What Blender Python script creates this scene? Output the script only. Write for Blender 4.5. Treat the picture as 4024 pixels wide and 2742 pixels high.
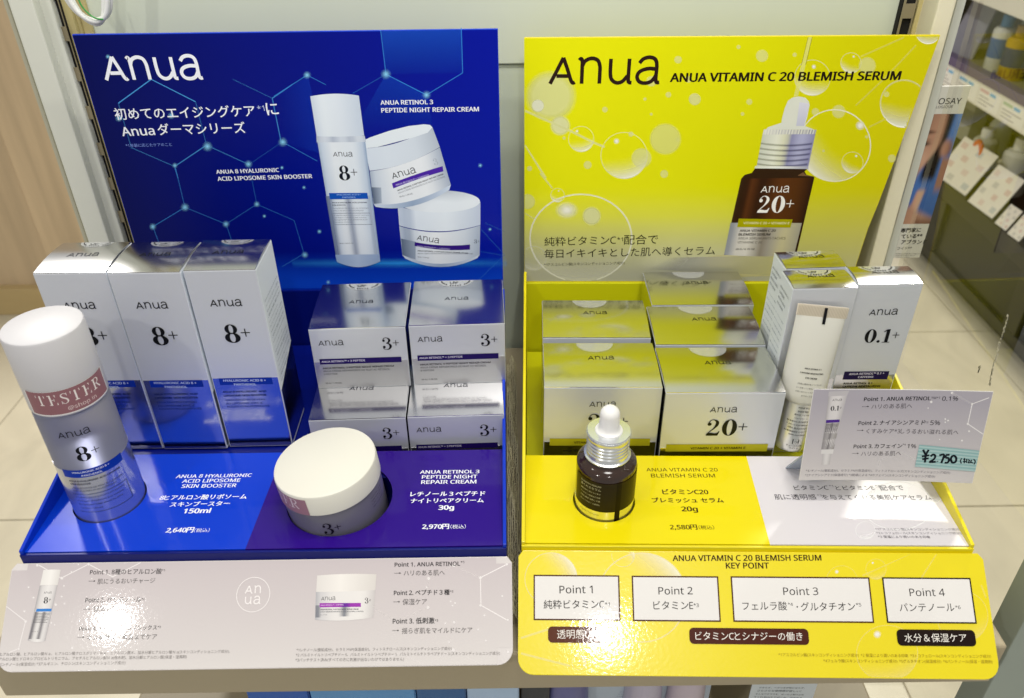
import bpy, bmesh, math, os, random
from mathutils import Vector, Matrix
random.seed(7)
SC = bpy.context.scene
COL = SC.collection
for o in list(bpy.data.objects):
    bpy.data.objects.remove(o)

# ------------------------------------------------------------------ camera
F, PI_, RO, YA = 3157.34, math.radians(33.75), math.radians(.73), math.radians(.13)
CAMZ = .455
def ray(px):
    a, b = px[0]-2012., px[1]-1371.
    c, s = math.cos(RO), math.sin(RO)
    u, v = c*a-s*b, s*a+c*b
    x, d, up = u/F, 1., -v/F
    y = d*math.cos(PI_)+up*math.sin(PI_)
    z = -d*math.sin(PI_)+up*math.cos(PI_)
    c, s = math.cos(YA), math.sin(YA)
    return Vector((c*x+s*y, -s*x+c*y, z))
CAMP = Vector((0, 0, CAMZ))
def at_y(px, y):
    r = ray(px); return CAMP+r*(y/r.y)
def at_z(px, z):
    r = ray(px); return CAMP+r*((z-CAMZ)/r.z)
fwd = ray((2012, 1371)).normalized()
rgt = (ray((3012, 1371))-ray((2012, 1371))).normalized()
upv = rgt.cross(fwd)
cam = bpy.data.cameras.new('camera')
co = bpy.data.objects.new('camera', cam); COL.objects.link(co); SC.camera = co
cam.sensor_width = 36; cam.lens = F/4024*36; cam.clip_start = .02; cam.clip_end = 60
m3 = Matrix((rgt, upv, -fwd)).transposed()
co.matrix_world = Matrix.Translation(CAMP) @ m3.to_4x4()
cam.dof.use_dof = True; cam.dof.focus_distance = .60; cam.dof.aperture_fstop = 10

# ------------------------------------------------------------------ light: shop interior, ceiling lamps
w = bpy.data.worlds.new('World'); SC.world = w; w.use_nodes = True
bg = w.node_tree.nodes['Background']
bg.inputs[0].default_value = (1, .985, .95, 1); bg.inputs[1].default_value = .40
def lamp(name, loc, aim, power, r, col=(1, .97, .92)):
    l = bpy.data.lights.new(name, 'AREA'); l.shape = 'DISK'; l.size = r*2; l.energy = power; l.color = col
    o = bpy.data.objects.new(name, l); COL.objects.link(o); o.location = loc
    o.rotation_euler = (Vector(aim)-Vector(loc)).to_track_quat('-Z', 'Y').to_euler()
    return o
lamp('ceiling_lamp', (-1.493, -1.419, 1.955), (0, .4, 0), 11, .055)
lamp('ceiling_lamp', (.241, -1.556, 1.955), (0, .4, 0), 8, .055)
lamp('ceiling_lamp', (1.34, 2.2, 1.955), (.6, 1.0, -.5), 46, .10)
lamp('ceiling_lamp', (-1.46, 2.27, 1.955), (-.6, 1.0, -.5), 32, .10)
lamp('ceiling_lamp', (.15, .05, 1.955), (0, .45, 0), 11, .30)
sl = bpy.data.lights.new('shelf_lamp', 'AREA'); sl.shape = 'RECTANGLE'; sl.size = .62; sl.size_y = .025; sl.energy = 1.5; sl.color = (1, .96, .88)
so = bpy.data.objects.new('shelf_lamp', sl); COL.objects.link(so); so.location = (0, .42, .70); so.rotation_euler = (math.radians(18), 0, 0)
SC.view_settings.view_transform = 'Standard'; SC.view_settings.look = 'None'
SC.view_settings.exposure = 0.12; SC.view_settings.gamma = 1
try: SC.view_settings.use_curve_mapping = False
except Exception: pass
SC.render.engine = 'CYCLES'
SC.cycles.max_bounces = 8; SC.cycles.transparent_max_bounces = 24
SC.cycles.use_denoising = True

# ------------------------------------------------------------------ materials
def lin(c):
    c = c/255.
    return c/12.92 if c <= .04045 else ((c+.055)/1.055)**2.4
def rgb(h):
    if isinstance(h, tuple): return h if len(h) == 4 else (*h, 1)
    return (lin(int(h[0:2], 16)), lin(int(h[2:4], 16)), lin(int(h[4:6], 16)), 1)
def mixc(a, b, t):
    a, b = rgb(a), rgb(b); t = max(0, min(1, t))
    return tuple(a[i]+(b[i]-a[i])*t for i in range(4))
MATS = {}
def mat(name, col, rough=.4, metal=0, coat=0, var=.04, vscale=30, bump=0, bscale=200, trans=0, ior=1.45, coat_r=.08, spec=.5, stretch=None, dist=0.):
    if name in MATS: return MATS[name]
    m = bpy.data.materials.new(name); m.use_nodes = True
    nt = m.node_tree; b = nt.nodes['Principled BSDF']; L = nt.links
    b.inputs['Roughness'].default_value = rough; b.inputs['Metallic'].default_value = metal
    b.inputs['Coat Weight'].default_value = coat; b.inputs['Coat Roughness'].default_value = coat_r
    b.inputs['Transmission Weight'].default_value = trans; b.inputs['IOR'].default_value = ior
    b.inputs['Specular IOR Level'].default_value = spec
    tc = nt.nodes.new('ShaderNodeTexCoord'); src = tc.outputs['Object']
    if stretch:
        mp = nt.nodes.new('ShaderNodeMapping'); mp.inputs['Scale'].default_value = stretch
        L.new(src, mp.inputs[0]); src = mp.outputs[0]
    n = nt.nodes.new('ShaderNodeTexNoise'); n.inputs['Scale'].default_value = vscale; n.inputs['Detail'].default_value = 4; n.inputs['Distortion'].default_value = dist
    L.new(src, n.inputs['Vector'])
    mx = nt.nodes.new('ShaderNodeMix'); mx.data_type = 'RGBA'
    c = rgb(col)
    mx.inputs[6].default_value = tuple(x*(1-var) for x in c[:3])+(1,)
    mx.inputs[7].default_value = tuple(min(1, x*(1+var)) for x in c[:3])+(1,)
    L.new(n.outputs[0], mx.inputs[0]); L.new(mx.outputs[2], b.inputs['Base Color'])
    if bump:
        nb = nt.nodes.new('ShaderNodeTexNoise'); nb.inputs['Scale'].default_value = bscale; nb.inputs['Detail'].default_value = 3
        L.new(src, nb.inputs['Vector'])
        bp = nt.nodes.new('ShaderNodeBump'); bp.inputs['Strength'].default_value = bump; bp.inputs['Distance'].default_value = .001
        L.new(nb.outputs[0], bp.inputs['Height']); L.new(bp.outputs[0], b.inputs['Normal'])
        L.new(bp.outputs[0], b.inputs['Coat Normal'])
    MATS[name] = m
    return m
def ink(name, rough, alpha=False, coat=0, bump=0, bscale=300, metal=0):
    if name in MATS: return MATS[name]
    m = bpy.data.materials.new(name); m.use_nodes = True
    nt = m.node_tree; b = nt.nodes['Principled BSDF']; L = nt.links
    at = nt.nodes.new('ShaderNodeAttribute'); at.attribute_name = 'Col'
    L.new(at.outputs['Color'], b.inputs['Base Color']); b.inputs['Roughness'].default_value = rough
    b.inputs['Coat Weight'].default_value = coat; b.inputs['Coat Roughness'].default_value = .06
    b.inputs['Metallic'].default_value = metal; b.inputs['Specular IOR Level'].default_value = .13
    if alpha: L.new(at.outputs['Alpha'], b.inputs['Alpha'])
    if bump:
        tc = nt.nodes.new('ShaderNodeTexCoord'); nb = nt.nodes.new('ShaderNodeTexNoise')
        nb.inputs['Scale'].default_value = bscale; L.new(tc.outputs['Object'], nb.inputs['Vector'])
        bp = nt.nodes.new('ShaderNodeBump'); bp.inputs['Strength'].default_value = bump; bp.inputs['Distance'].default_value = .001
        L.new(nb.outputs[0], bp.inputs['Height']); L.new(bp.outputs[0], b.inputs['Normal']); L.new(bp.outputs[0], b.inputs['Coat Normal'])
    MATS[name] = m
    return m
INK = ink('print_ink', .32, coat=.0)
INKA = ink('print_ink_sheer', .32, alpha=True)
INKG = ink('print_ink_laminated', .36, coat=.17, bump=.03, bscale=420)
INKGA = ink('print_ink_laminated_sheer', .28, alpha=True, coat=.15, bump=.03, bscale=420)

# ------------------------------------------------------------------ mesh helpers
def link(name, me, parent=None, m=None, smooth=False):
    if m is not None and not me.materials:
        for q in (m if isinstance(m, (list, tuple)) else [m]): me.materials.append(q)
    if smooth:
        for p in me.polygons: p.use_smooth = True
    o = bpy.data.objects.new(name, me); COL.objects.link(o)
    if parent is not None: o.parent = parent
    return o
def mesh(name, vs, fs):
    me = bpy.data.meshes.new(name); me.from_pydata([tuple(v) for v in vs], [], fs); me.update(); return me
def bm_obj(name, bm, parent, m, smooth=False):
    me = bpy.data.meshes.new(name); bm.normal_update(); bm.to_mesh(me); bm.free()
    return link(name, me, parent, m, smooth)
def empty(name, loc=(0, 0, 0), rz=0, label=None, cat=None, group=None):
    o = bpy.data.objects.new(name, None); COL.objects.link(o); o.location = loc; o.rotation_euler = (0, 0, rz)
    o.empty_display_size = .01
    tag(o, label, cat, group)
    return o
def tag(o, label=None, cat=None, group=None, kind=None):
    for k, v in (('label', label), ('category', cat), ('group', group), ('kind', kind)):
        if v: o[k] = v
    return o
def wm(o):
    M = Matrix.Identity(4)
    chain = []
    while o is not None: chain.append(o); o = o.parent
    for q in reversed(chain):
        M = M @ (Matrix.Translation(q.location) @ q.rotation_euler.to_matrix().to_4x4() @ Matrix.Diagonal((*q.scale, 1)))
    return M
def box_bm(bm, x0, x1, y0, y1, z0, z1):
    vs = [bm.verts.new((x, y, z)) for x in (x0, x1) for y in (y0, y1) for z in (z0, z1)]
    for q in ((0, 1, 3, 2), (4, 6, 7, 5), (0, 4, 5, 1), (2, 3, 7, 6), (0, 2, 6, 4), (1, 5, 7, 3)):
        bm.faces.new([vs[i] for i in q])
    return vs
def bev(bm, w, seg=2):
    if w: bmesh.ops.bevel(bm, geom=bm.edges[:], offset=w, segments=seg, affect='EDGES', profile=.6)
def box(name, x0, x1, y0, y1, z0, z1, m, parent=None, b=.0006, seg=2):
    bm = bmesh.new(); box_bm(bm, x0, x1, y0, y1, z0, z1); bev(bm, b, seg)
    bmesh.ops.recalc_face_normals(bm, faces=bm.faces[:])
    return bm_obj(name, bm, parent, m)
def sheet(name, pts, nrm, th, m, parent=None, b=.0005):
    """flat board: polygon pts extruded by -nrm*th"""
    bm = bmesh.new(); n = Vector(nrm).normalized()
    f = bm.faces.new([bm.verts.new(p) for p in pts])
    r = bmesh.ops.extrude_face_region(bm, geom=[f])
    bmesh.ops.translate(bm, verts=[v for v in r['geom'] if isinstance(v, bmesh.types.BMVert)], vec=-n*th)
    bmesh.ops.recalc_face_normals(bm, faces=bm.faces[:])
    bev(bm, b)
    return bm_obj(name, bm, parent, m)
def lathe(name, prof, m, parent=None, n=64, loc=(0, 0, 0), smooth=True, a0=0, a1=2*math.pi, sharp=35):
    vs, fs = [], []
    full = abs(a1-a0-2*math.pi) < 1e-6
    k = n if full else n+1
    for r, z in prof:
        for i in range(k):
            a = a0+(a1-a0)*i/n
            vs.append((loc[0]+r*math.sin(a), loc[1]-r*math.cos(a), loc[2]+z))
    for j in range(len(prof)-1):
        for i in range(n):
            i2 = (i+1) % k if full else i+1
            fs.append((j*k+i, j*k+i2, (j+1)*k+i2, (j+1)*k+i))
    if full:
        if prof[0][0] > 1e-6: fs.append(tuple(range(k-1, -1, -1)))
        if prof[-1][0] > 1e-6: fs.append(tuple(range((len(prof)-1)*k, len(prof)*k)))
    me = mesh(name, vs, fs)
    o = link(name, me, parent, m, smooth)
    if smooth:
        me.set_sharp_from_angle(angle=math.radians(sharp))
    return o
def tube(name, pts, r, m, parent=None, n=8, closed=False):
    vs, fs = [], []
    P = [Vector(p) for p in pts]; N = len(P)
    for i, p in enumerate(P):
        t = (P[(i+1) % N if closed else min(i+1, N-1)]-P[(i-1) % N if closed else max(i-1, 0)]).normalized()
        a = t.orthogonal() if abs(t.z) > .99 else t.cross(Vector((0, 0, 1)))
        a.normalize(); b = t.cross(a)
        for k in range(n):
            q = 2*math.pi*k/n
            vs.append(p+a*(r*math.cos(q))+b*(r*math.sin(q)))
    for i in range(N if closed else N-1):
        for k in range(n):
            j = (i+1) % N
            fs.append((i*n+k, i*n+(k+1) % n, j*n+(k+1) % n, j*n+k))
    return link(name, mesh(name, vs, fs), parent, m, True)
def catmull(pts, k=6):
    out = []
    P = [pts[0]]+list(pts)+[pts[-1]]
    for i in range(1, len(P)-2):
        p0, p1, p2, p3 = P[i-1:i+3]
        for j in range(k):
            t = j/k
            out.append(tuple(.5*(2*p1[d]+(p2[d]-p0[d])*t+(2*p0[d]-5*p1[d]+4*p2[d]-p3[d])*t*t+(3*p1[d]-p0[d]-3*p2[d]+p3[d])*t**3) for d in range(len(p1))))
    out.append(tuple(pts[-1]))
    return out

# ------------------------------------------------------------------ lettering: outlines from the font that ships with Blender
try:
    FONT = bpy.data.fonts.load(os.path.join(bpy.utils.system_resource('DATAFILES'), 'fonts', 'NotoSansHebrew-Regular.woff2'))
except Exception:
    FONT = None
_txt = {}
def _tobj(j):
    if j not in _txt:
        c = bpy.data.curves.new('t', 'FONT'); c.resolution_u = 2; c.size = 1
        f = None if j else FONT
        if f: c.font = f
        o = bpy.data.objects.new('t', c); _txt[j] = (c, o)
    return _txt[j]
_dh = []
def _digit_h():
    if not _dh:
        c, o = _tobj(False); b = c.body; c.body = '0'; me = o.to_mesh(); _dh.append(max(v.co.y for v in me.vertices)); o.to_mesh_clear(); c.body = b
    return _dh[0]
_cache = {}
def glyphs(s, wgt=0.):
    k = s
    if k not in _cache:
        V, Fc, x = [], [], 0.
        runs, cur, isj = [], '', None
        for ch in s:
            j = ord(ch) > 0x2fff or ch in '→＆'
            if isj is not None and j != isj and ch != ' ': runs.append((isj, cur)); cur = ''
            if ch != ' ' or isj is None: isj = j
            cur += ch
        runs.append((isj, cur))
        for j, t in runs:
            _digit_h(); c, o = _tobj(j); c.body = t.strip()
            x += .26*(len(t)-len(t.lstrip()))
            me = o.to_mesh(); b0 = len(V); m0 = min(v.co.x for v in me.vertices)
            q_ = .715/_digit_h() if (not j and len(runs) > 1) else 1.
            V += [((v.co.x-m0)*q_+x, v.co.y*q_) for v in me.vertices]; Fc += [tuple(i_+b0 for i_ in p.vertices) for p in me.polygons]
            o.to_mesh_clear(); x = max(v[0] for v in V[b0:])+.08+.26*(len(t)-len(t.rstrip()))
        _cache[k] = (V, Fc, min(v[0] for v in V), max(v[0] for v in V), min(v[1] for v in V), max(v[1] for v in V))
    return _cache[k]

LOGO = [  # (points, half-smooth)
    [(0, 0), (.26, .5), (.51, 1)], [(.51, 1), (.68, .55), (.82, .14), (.9, .03), (.98, .06)], [(.25, .3), (.5, .3), (.74, .3)],
    [(1.13, .9), (1.19, .96), (1.245, .88), (1.25, .6), (1.25, 0)], [(1.25, .66), (1.36, .87), (1.6, .97), (1.84, .9), (1.94, .68), (1.95, .4), (1.95, 0)],
    [(2.36, .95), (2.36, .45), (2.42, .17), (2.62, .03), (2.85, .08), (3.04, .3)], [(3.08, .95), (3.08, .2), (3.11, .05), (3.22, .03)],
    [(3.48, .78), (3.62, .94), (3.86, 1.0), (4.08, .92), (4.16, .68), (4.16, .2), (4.2, .04), (4.31, .04)],
    [(4.16, .55), (3.84, .57), (3.53, .47), (3.42, .27), (3.52, .07), (3.76, .01), (4.0, .09), (4.16, .32)]]
LOGO_W = 4.33
def ell(cx, cy, rx, ry, n=28):
    return [(cx+rx*math.cos(2*math.pi*i/n), cy+ry*math.sin(2*math.pi*i/n)) for i in range(n)]
def digit_parts(c):
    """high-contrast serif numerals, cap height 1: (kind, data), advance"""
    if c == '8': return [('ring', ell(.36, .745, .29, .265), ell(.36, .745, .105, .225)), ('ring', ell(.36, .27, .36, .28), ell(.36, .27, .13, .24))], .78
    if c == '0': return [('ring', ell(.37, .5, .36, .51), ell(.37, .5, .13, .475))], .8
    if c == '3': return [('poly', ell(.12, .74, .09, .09, 16)), ('st', [(.07, .8, .05), (.17, .95, .05), (.33, .98, .05), (.5, .86, .13), (.51, .72, .16), (.42, .58, .09), (.26, .53, .03)]),
                         ('st', [(.26, .53, .03), (.44, .49, .08), (.56, .35, .17), (.56, .2, .17), (.44, .04, .09), (.28, .01, .04), (.12, .05, .05), (.06, .16, .06)]), ('poly', ell(.13, .22, .1, .1, 16))], .74
    if c == '2': return [('poly', ell(.14, .72, .1, .1, 16)), ('st', [(.08, .78, .05), (.2, .96, .04), (.36, .98, .06), (.5, .86, .15), (.5, .68, .16), (.38, .46, .08), (.2, .26, .05), (.05, .08, .05)]),
                         ('poly', [(.03, 0), (.6, 0), (.68, .28), (.63, .28), (.56, .17), (.44, .15), (.2, .19), (.06, .12)])], .76
    if c == '1': return [('poly', [(.2, 0), (.41, 0), (.41, 1), (.2, .97)]), ('poly', [(.02, .8), (.2, .97), (.41, 1), (.3, .92), (.05, .77)]), ('poly', [(.06, 0), (.54, 0), (.54, .04), (.06, .04)])], .62
    if c == '.': return [('poly', ell(.12, .09, .1, .1, 16))], .3
    if c == '+': return [('poly', [(.0, .52), (.43, .52), (.43, .565), (.0, .565)]), ('poly', [(.1925, .32), (.2375, .32), (.2375, .765), (.1925, .765)])], .43
    return [], .3
def serif_parts(c):
    T = .14; t = .08
    def bar(x0, x1, y0, y1): return ('poly', [(x0, y0), (x1, y0), (x1, y1), (x0, y1)])
    if c == 'T': return [bar(.3, .44, 0, 1), bar(.2, .54, 0, t), bar(0, .74, 1-t, 1), bar(0, .05, .78, 1), bar(.69, .74, .78, 1)], .86
    if c == 'E': return [bar(.1, .24, 0, 1), bar(0, .6, 1-t, 1), bar(0, .64, 0, t), bar(.24, .46, .5, .545), bar(.55, .6, .8, 1), bar(.6, .64, 0, .24), bar(.42, .46, .4, .64)], .78
    if c == 'R': return [bar(.1, .24, 0, 1), bar(0, .34, 0, t), bar(0, .3, 1-t, 1), ('st', [(.24, .98, .05), (.45, .98, .06), (.6, .86, .13), (.6, .68, .13), (.45, .53, .06), (.24, .51, .05)]), ('st', [(.38, .52, .1), (.55, .25, .13), (.72, .02, .12)])], .84
    if c == 'S': return [('st', [(.52, .82, .05), (.42, .95, .05), (.27, .98, .05), (.12, .88, .09), (.12, .7, .12), (.3, .54, .14), (.47, .4, .14), (.5, .18, .11), (.36, .03, .05), (.2, .02, .05), (.06, .16, .05)]), bar(.5, .54, .72, 1), bar(.03, .07, 0, .3)], .68
    return [], .4

class Panel:
    """a flat (or cylindrical) face of a thing: local origin O, axes U, V; px() maps a measured point to (u, v) metres"""
    def __init__(s, parent, O, U, V):
        s.parent = parent; s.O = Vector(O); s.U = Vector(U).normalized(); s.V = Vector(V).normalized(); s.N = s.U.cross(s.V)
        M = wm(parent) if parent is not None else Matrix.Identity(4); R = M.to_3x3()
        s.wO = M @ s.O; s.wU = R @ s.U; s.wV = R @ s.V; s.wN = s.wU.cross(s.wV)
    def px(s, p):
        r = ray(p); t = (s.wO-CAMP).dot(s.wN)/r.dot(s.wN); q = CAMP+r*t-s.wO
        return (q.dot(s.wU), q.dot(s.wV))
    def map(s, u, v, h): return s.O+s.U*u+s.V*v+s.N*h
class Cyl:
    def __init__(s, parent, c, r, az):
        s.parent = parent; s.c = Vector(c); s.r = r; s.az = az
    def map(s, u, v, h):
        a = s.az+u/s.r; R = s.r+h
        return s.c+Vector((R*math.sin(a), -R*math.cos(a), v))

class Print:
    def __init__(s, panel):
        s.clip = None; s.p = panel; s.V = []; s.F = []; s.C = []; s.M = []; s.h = .00012
    def q(s, pt): return s.p.px(pt) if isinstance(s.p, Panel) else pt
    def add(s, pts, cols, faces, a=False):
        s.h += 4e-7
        b = len(s.V)
        if s.clip: pts = [(min(max(u, s.clip[0]), s.clip[2]), min(max(v, s.clip[1]), s.clip[3])) for u, v in pts]
        s.V += [s.p.map(u, v, s.h) for u, v in pts]
        s.C += cols if isinstance(cols, list) else [rgb(cols)]*len(pts)
        for f in faces: s.F.append(tuple(b+i for i in f)); s.M.append(1 if a else 0)
    def up(s, d=.00004): s.h += d
    def poly(s, pts, col, px=False, a=False):
        if px: pts = [s.q(p) for p in pts]
        s.add(pts, col, [tuple(range(len(pts)))], a)
    def rect(s, u0, v0, u1, v1, col, n=1):
        pts = []; fs = []
        for i in range(n+1):
            x = u0+(u1-u0)*i/n; pts += [(x, v0), (x, v1)]
        for i in range(n): fs.append((2*i, 2*i+2, 2*i+3, 2*i+1))
        s.add(pts, col, fs)
    def patch(s, c, fn, nx=8, ny=8, bt=0, bb=0, px=True, a=False):
        """c: bottom-left, bottom-right, top-right, top-left; fn(s, t) colour; bulges move the top / bottom edge"""
        pts, cols, fs = [], [], []
        for j in range(ny+1):
            for i in range(nx+1):
                x, y = i/nx, j/ny
                p = [c[0][k]*(1-x)*(1-y)+c[1][k]*x*(1-y)+c[2][k]*x*y+c[3][k]*(1-x)*y for k in (0, 1)]
                p[1] += 4*x*(1-x)*(bt*y+bb*(1-y))
                pts.append(s.q(tuple(p)) if px else tuple(p)); cols.append(rgb(fn(x, y)))
        k = nx+1
        for j in range(ny):
            for i in range(nx): fs.append((j*k+i, j*k+i+1, (j+1)*k+i+1, (j+1)*k+i))
        s.add(pts, cols, fs, a)
    def ring(s, out, inn, col):
        n = len(out)
        s.add(list(out)+list(inn), col, [(i, (i+1) % n, n+(i+1) % n, n+i) for i in range(n)])
    def stroke(s, pts, col, w=None, a=False, closed=False):
        """pts (u, v[, width]) in metres"""
        P = list(pts); n = len(P); L = []
        for i in range(n):
            p0 = P[i-1] if (i or closed) else P[0]; p1 = P[(i+1) % n] if (i < n-1 or closed) else P[-1]
            dx, dy = p1[0]-p0[0], p1[1]-p0[1]; l = math.hypot(dx, dy) or 1
            hw = (P[i][2] if len(P[i]) > 2 else w)/2
            L += [(P[i][0]-dy/l*hw, P[i][1]+dx/l*hw), (P[i][0]+dy/l*hw, P[i][1]-dx/l*hw)]
        fs = [(2*i, 2*i+1, 2*i+3, 2*i+2) for i in range(n-1)]
        if closed: fs.append((2*n-2, 2*n-1, 1, 0))
        s.add(L, col, fs, a)
    def pline(s, pts, col, wpx, a=False):
        P = [s.q(p) for p in pts]
        p = pts[0]; e = s.q((p[0]+10, p[1])); b = s.q(p)
        w = math.hypot(e[0]-b[0], e[1]-b[1])/10*wpx
        s.stroke(P, col, w, a)
    def frame(s, pL, pR):
        a, b = s.q(pL), s.q(pR)
        d = math.hypot(b[0]-a[0], b[1]-a[1]); an = math.atan2(b[1]-a[1], b[0]-a[0])
        return a, d, an
    def arrow(s, pL, pR, col='111111'):
        a, d, an = s.frame(pL, pR); T = lambda x, y: (a[0]+x*d*math.cos(an)-y*d*math.sin(an), a[1]+x*d*math.sin(an)+y*d*math.cos(an))
        s.poly([T(0, .135), (T(.8, .135)), T(.8, .175), T(0, .175)], col); s.poly([T(.76, .04), T(1, .155), T(.76, .27)], col)
    def text(s, t, pL, pR, col='111111', wgt=0., hs=1., base=False, shear=0, n=None):
        """text whose ink runs from pL to pR along its lower edge (or its baseline)"""
        V, Fc, x0, x1, y0, y1 = glyphs(t, wgt)
        a, d, an = s.frame(pL, pR); k = d/(x1-x0); c, sn = math.cos(an), math.sin(an)
        yb = 0 if base else y0
        if t.isascii(): hs *= .9
        for ox, oy in ([(0, 0)] if wgt < .011 else [(-wgt*.9, 0), (wgt*.9, 0), (0, -wgt*.5), (0, wgt*.5)]):
            pts = []
            for x, y in V:
                X = (x-x0+ox)*k+(y-yb)*k*shear; Y = (y-yb+oy)*k*hs
                pts.append((a[0]+X*c-Y*sn, a[1]+X*sn+Y*c))
            s.add(pts, col, Fc)
    def logo(s, pL, pR, col='111111', wt=.145, hs=1.):
        a, d, an = s.frame(pL, pR); k = d/LOGO_W; c, sn = math.cos(an), math.sin(an)
        for i, st in enumerate(LOGO):
            P = catmull(st, 5) if i not in (0, 2) else st
            Q = [(a[0]+x*k*c-y*k*hs*sn, a[1]+x*k*sn+y*k*hs*c) for x, y in P]
            s.stroke(Q, col, wt*k)
    def marks(s, t, pL, H, col='111111', fn=digit_parts, an=0, wx=1., pR=None, gap=0, plus=1.):
        """numerals; pL lower-left, cap height H metres (or pR: lower-right, sets the width)"""
        a = s.q(pL)
        tot = sum(fn(c)[1]*(plus if c == '+' else 1)+gap for c in t)
        if pR is not None:
            b = s.q(pR); d = math.hypot(b[0]-a[0], b[1]-a[1]); an = math.atan2(b[1]-a[1], b[0]-a[0])
            if H is None: H = d/tot
            wx = d/tot/H
        c_, s_ = math.cos(an), math.sin(an); x = 0
        for c in t:
            parts, adv = fn(c)
            sc_ = plus if c == '+' else 1
            dy = 0
            T = lambda p: (a[0]+((x+p[0]*sc_)*H*wx)*c_-((p[1]*sc_+dy)*H)*s_, a[1]+((x+p[0]*sc_)*H*wx)*s_+((p[1]*sc_+dy)*H)*c_)
            for pr in parts:
                if pr[0] == 'poly': s.poly([T(p) for p in pr[1]], col)
                elif pr[0] == 'ring': s.ring([T(p) for p in pr[1]], [T(p) for p in pr[2]], col)
                else: s.stroke([(*T(p), p[2]*H*.95) for p in catmull(pr[1], 4)], col)
            x += adv*sc_+gap
    def disc(s, c, rx, fn, ry=None, n=24, m=5, a=True, px=True):
        """soft disc; fn(r, ang) -> colour with alpha"""
        ry = ry or rx; pts, cols, fs = [], [], []
        for j in range(m+1):
            r = j/m
            for i in range(n):
                q = 2*math.pi*i/n
                p = (c[0]+rx*r*math.cos(q), c[1]-ry*r*math.sin(q)) if px else (c[0]+rx*r*math.cos(q), c[1]+ry*r*math.sin(q))
                pts.append(s.q(p) if px else p); cols.append(fn(r, q))
        for j in range(m):
            for i in range(n):
                k = (i+1) % n
                fs.append((j*n+i, (j+1)*n+i, (j+1)*n+k, j*n+k) if j else (n+i, n+k, 0))
        s.add(pts, cols, fs, a)
    def cut(s, name, parent):
        s.build(name, parent); h = s.h
        s.V, s.F, s.C, s.M = [], [], [], []; s.h = h
    def build(s, name, parent, mats=None):
        me = mesh(name, s.V, s.F)
        at = me.color_attributes.new('Col', 'FLOAT_COLOR', 'POINT')
        at.data.foreach_set('color', [x for c in s.C for x in c])
        for q in (mats or (INK, INKA)): me.materials.append(q)
        me.polygons.foreach_set('material_index', s.M)
        return link(name, me, parent)
def al(h, a): return (*rgb(h)[:3], a)
def glow(P, c, r, col='8fd8ff', a=1.):
    P.disc(c, r, lambda x, q: al(col, a*max(0, 1-x)**1.6), n=16, m=4)
def soft(P, c, r, col='fbfbc8', a=.6, edge=.82, ry=None):
    P.disc(c, r, lambda x, q: al(col, a if x < edge else a*max(0, (1-x)/(1-edge))), ry=ry, n=28, m=6)
def bubble(P, c, r, col='fffff0', a=.85, ry=None, d=(.25, -1), spot=True, rim=.38):
    ry = ry or r; l = math.hypot(*d)
    P.disc(c, r, lambda x, q: al(col, a*x**2.5*max(0, (math.cos(q)*d[0]+math.sin(q)*d[1])/l)**1.6), ry=ry, n=36, m=7)
    rr = [P.q((c[0]+r*math.cos(t), c[1]-ry*math.sin(t))) for t in [2*math.pi*i/40 for i in range(40)]]
    e = P.q((c[0]+10, c[1])); b = P.q(c); k = math.hypot(e[0]-b[0], e[1]-b[1])/10
    if P.clip:
        c_ = P.clip; runs = [[]]
        for u, v in rr+rr[:1]:
            if c_[0] < u < c_[2] and c_[1] < v < c_[3]: runs[-1].append((u, v))
            elif runs[-1]: runs.append([])
        for g in runs:
            if len(g) > 1: P.stroke(g, al(col, rim), k*max(2.2, r*.03), a=True)
    else: P.stroke(rr, al(col, rim), k*max(2.2, r*.03), a=True, closed=True)
    if spot: soft(P, (c[0]-d[0]*r*.9-r*.1, c[1]+d[1]*r*.62), r*.14, 'ffffff', .8, .3)
def K(ox, oy, s): return lambda x, y: (ox+x/s, oy+y/s)
D = K(0, 0, 1/1.7315)

# =================================================================== SETTING
M_floor = mat('marble_tile', 'cdc5ae', .3, var=.2, vscale=4.2, coat=.15, stretch=(1, .6, 1), dist=2.2)
floor = tag(box('floor', -4, 4, -.5, 5, -.80, -.7485, mat('floor_grout', 'b3aa94', .8), None, 0), kind='structure')
base_tile = None
for j in range(6):
    for i in range(-4, 4):
        x0, y0 = .02+i*.62, .462+j*.6635-.6
        if not (i <= -2 or i >= 0): continue
        t_ = box('tile', x0+.0015, x0+.6185, y0+.0015, y0+.662, -.7484, -.745, M_floor, floor, .0008, 1)
# wood wall, far left
M_wood = mat('pale_wood', 'cbb493', .5, var=.34, vscale=3.0, bump=.25, bscale=14, stretch=(9, 9, .5))
wood = empty('wood_panelling', (-1.6, 2.03, -.745), 0, 'pale vertical wood panelling with skirting far behind at the left', 'wall panel')
wx = [-1.6, -1.36, -1.20, -.98, -.79, -.55, -.36, -.14, .08, .3, .55, .8, 1.0]
for i in range(len(wx)-1):
    box('plank', wx[i]+.001, wx[i+1]-.001, (i % 3)*.004, .03, .075, 1.6, M_wood, wood, .002, 1)
box('skirting', -1.6, 1.0, -.02, .03, 0, .085, mat('skirting_wood', 'bfa878', .5, var=.18, vscale=3, stretch=(.6, 5, 5)), wood, .003)
# wall panels of the fixture
M_wall = mat('fixture_back', 'c9d2bf', .5, var=.02)
WY = .69
bk = empty('fixture_back_wall', (0, WY, 0), 0, 'pale green grey back panel of the shelving behind both displays', 'back panel')
zs = at_y((2020, 250), WY).z
box('back_board', -.352, .33, 0, .015, -.6, zs, M_wall, bk, .001)
box('back_board', -.352, .33, -.003, .012, zs+.0006, .62, mat('fixture_back_upper', 'cdd4c2', .5, var=.02), bk, .001)

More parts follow.
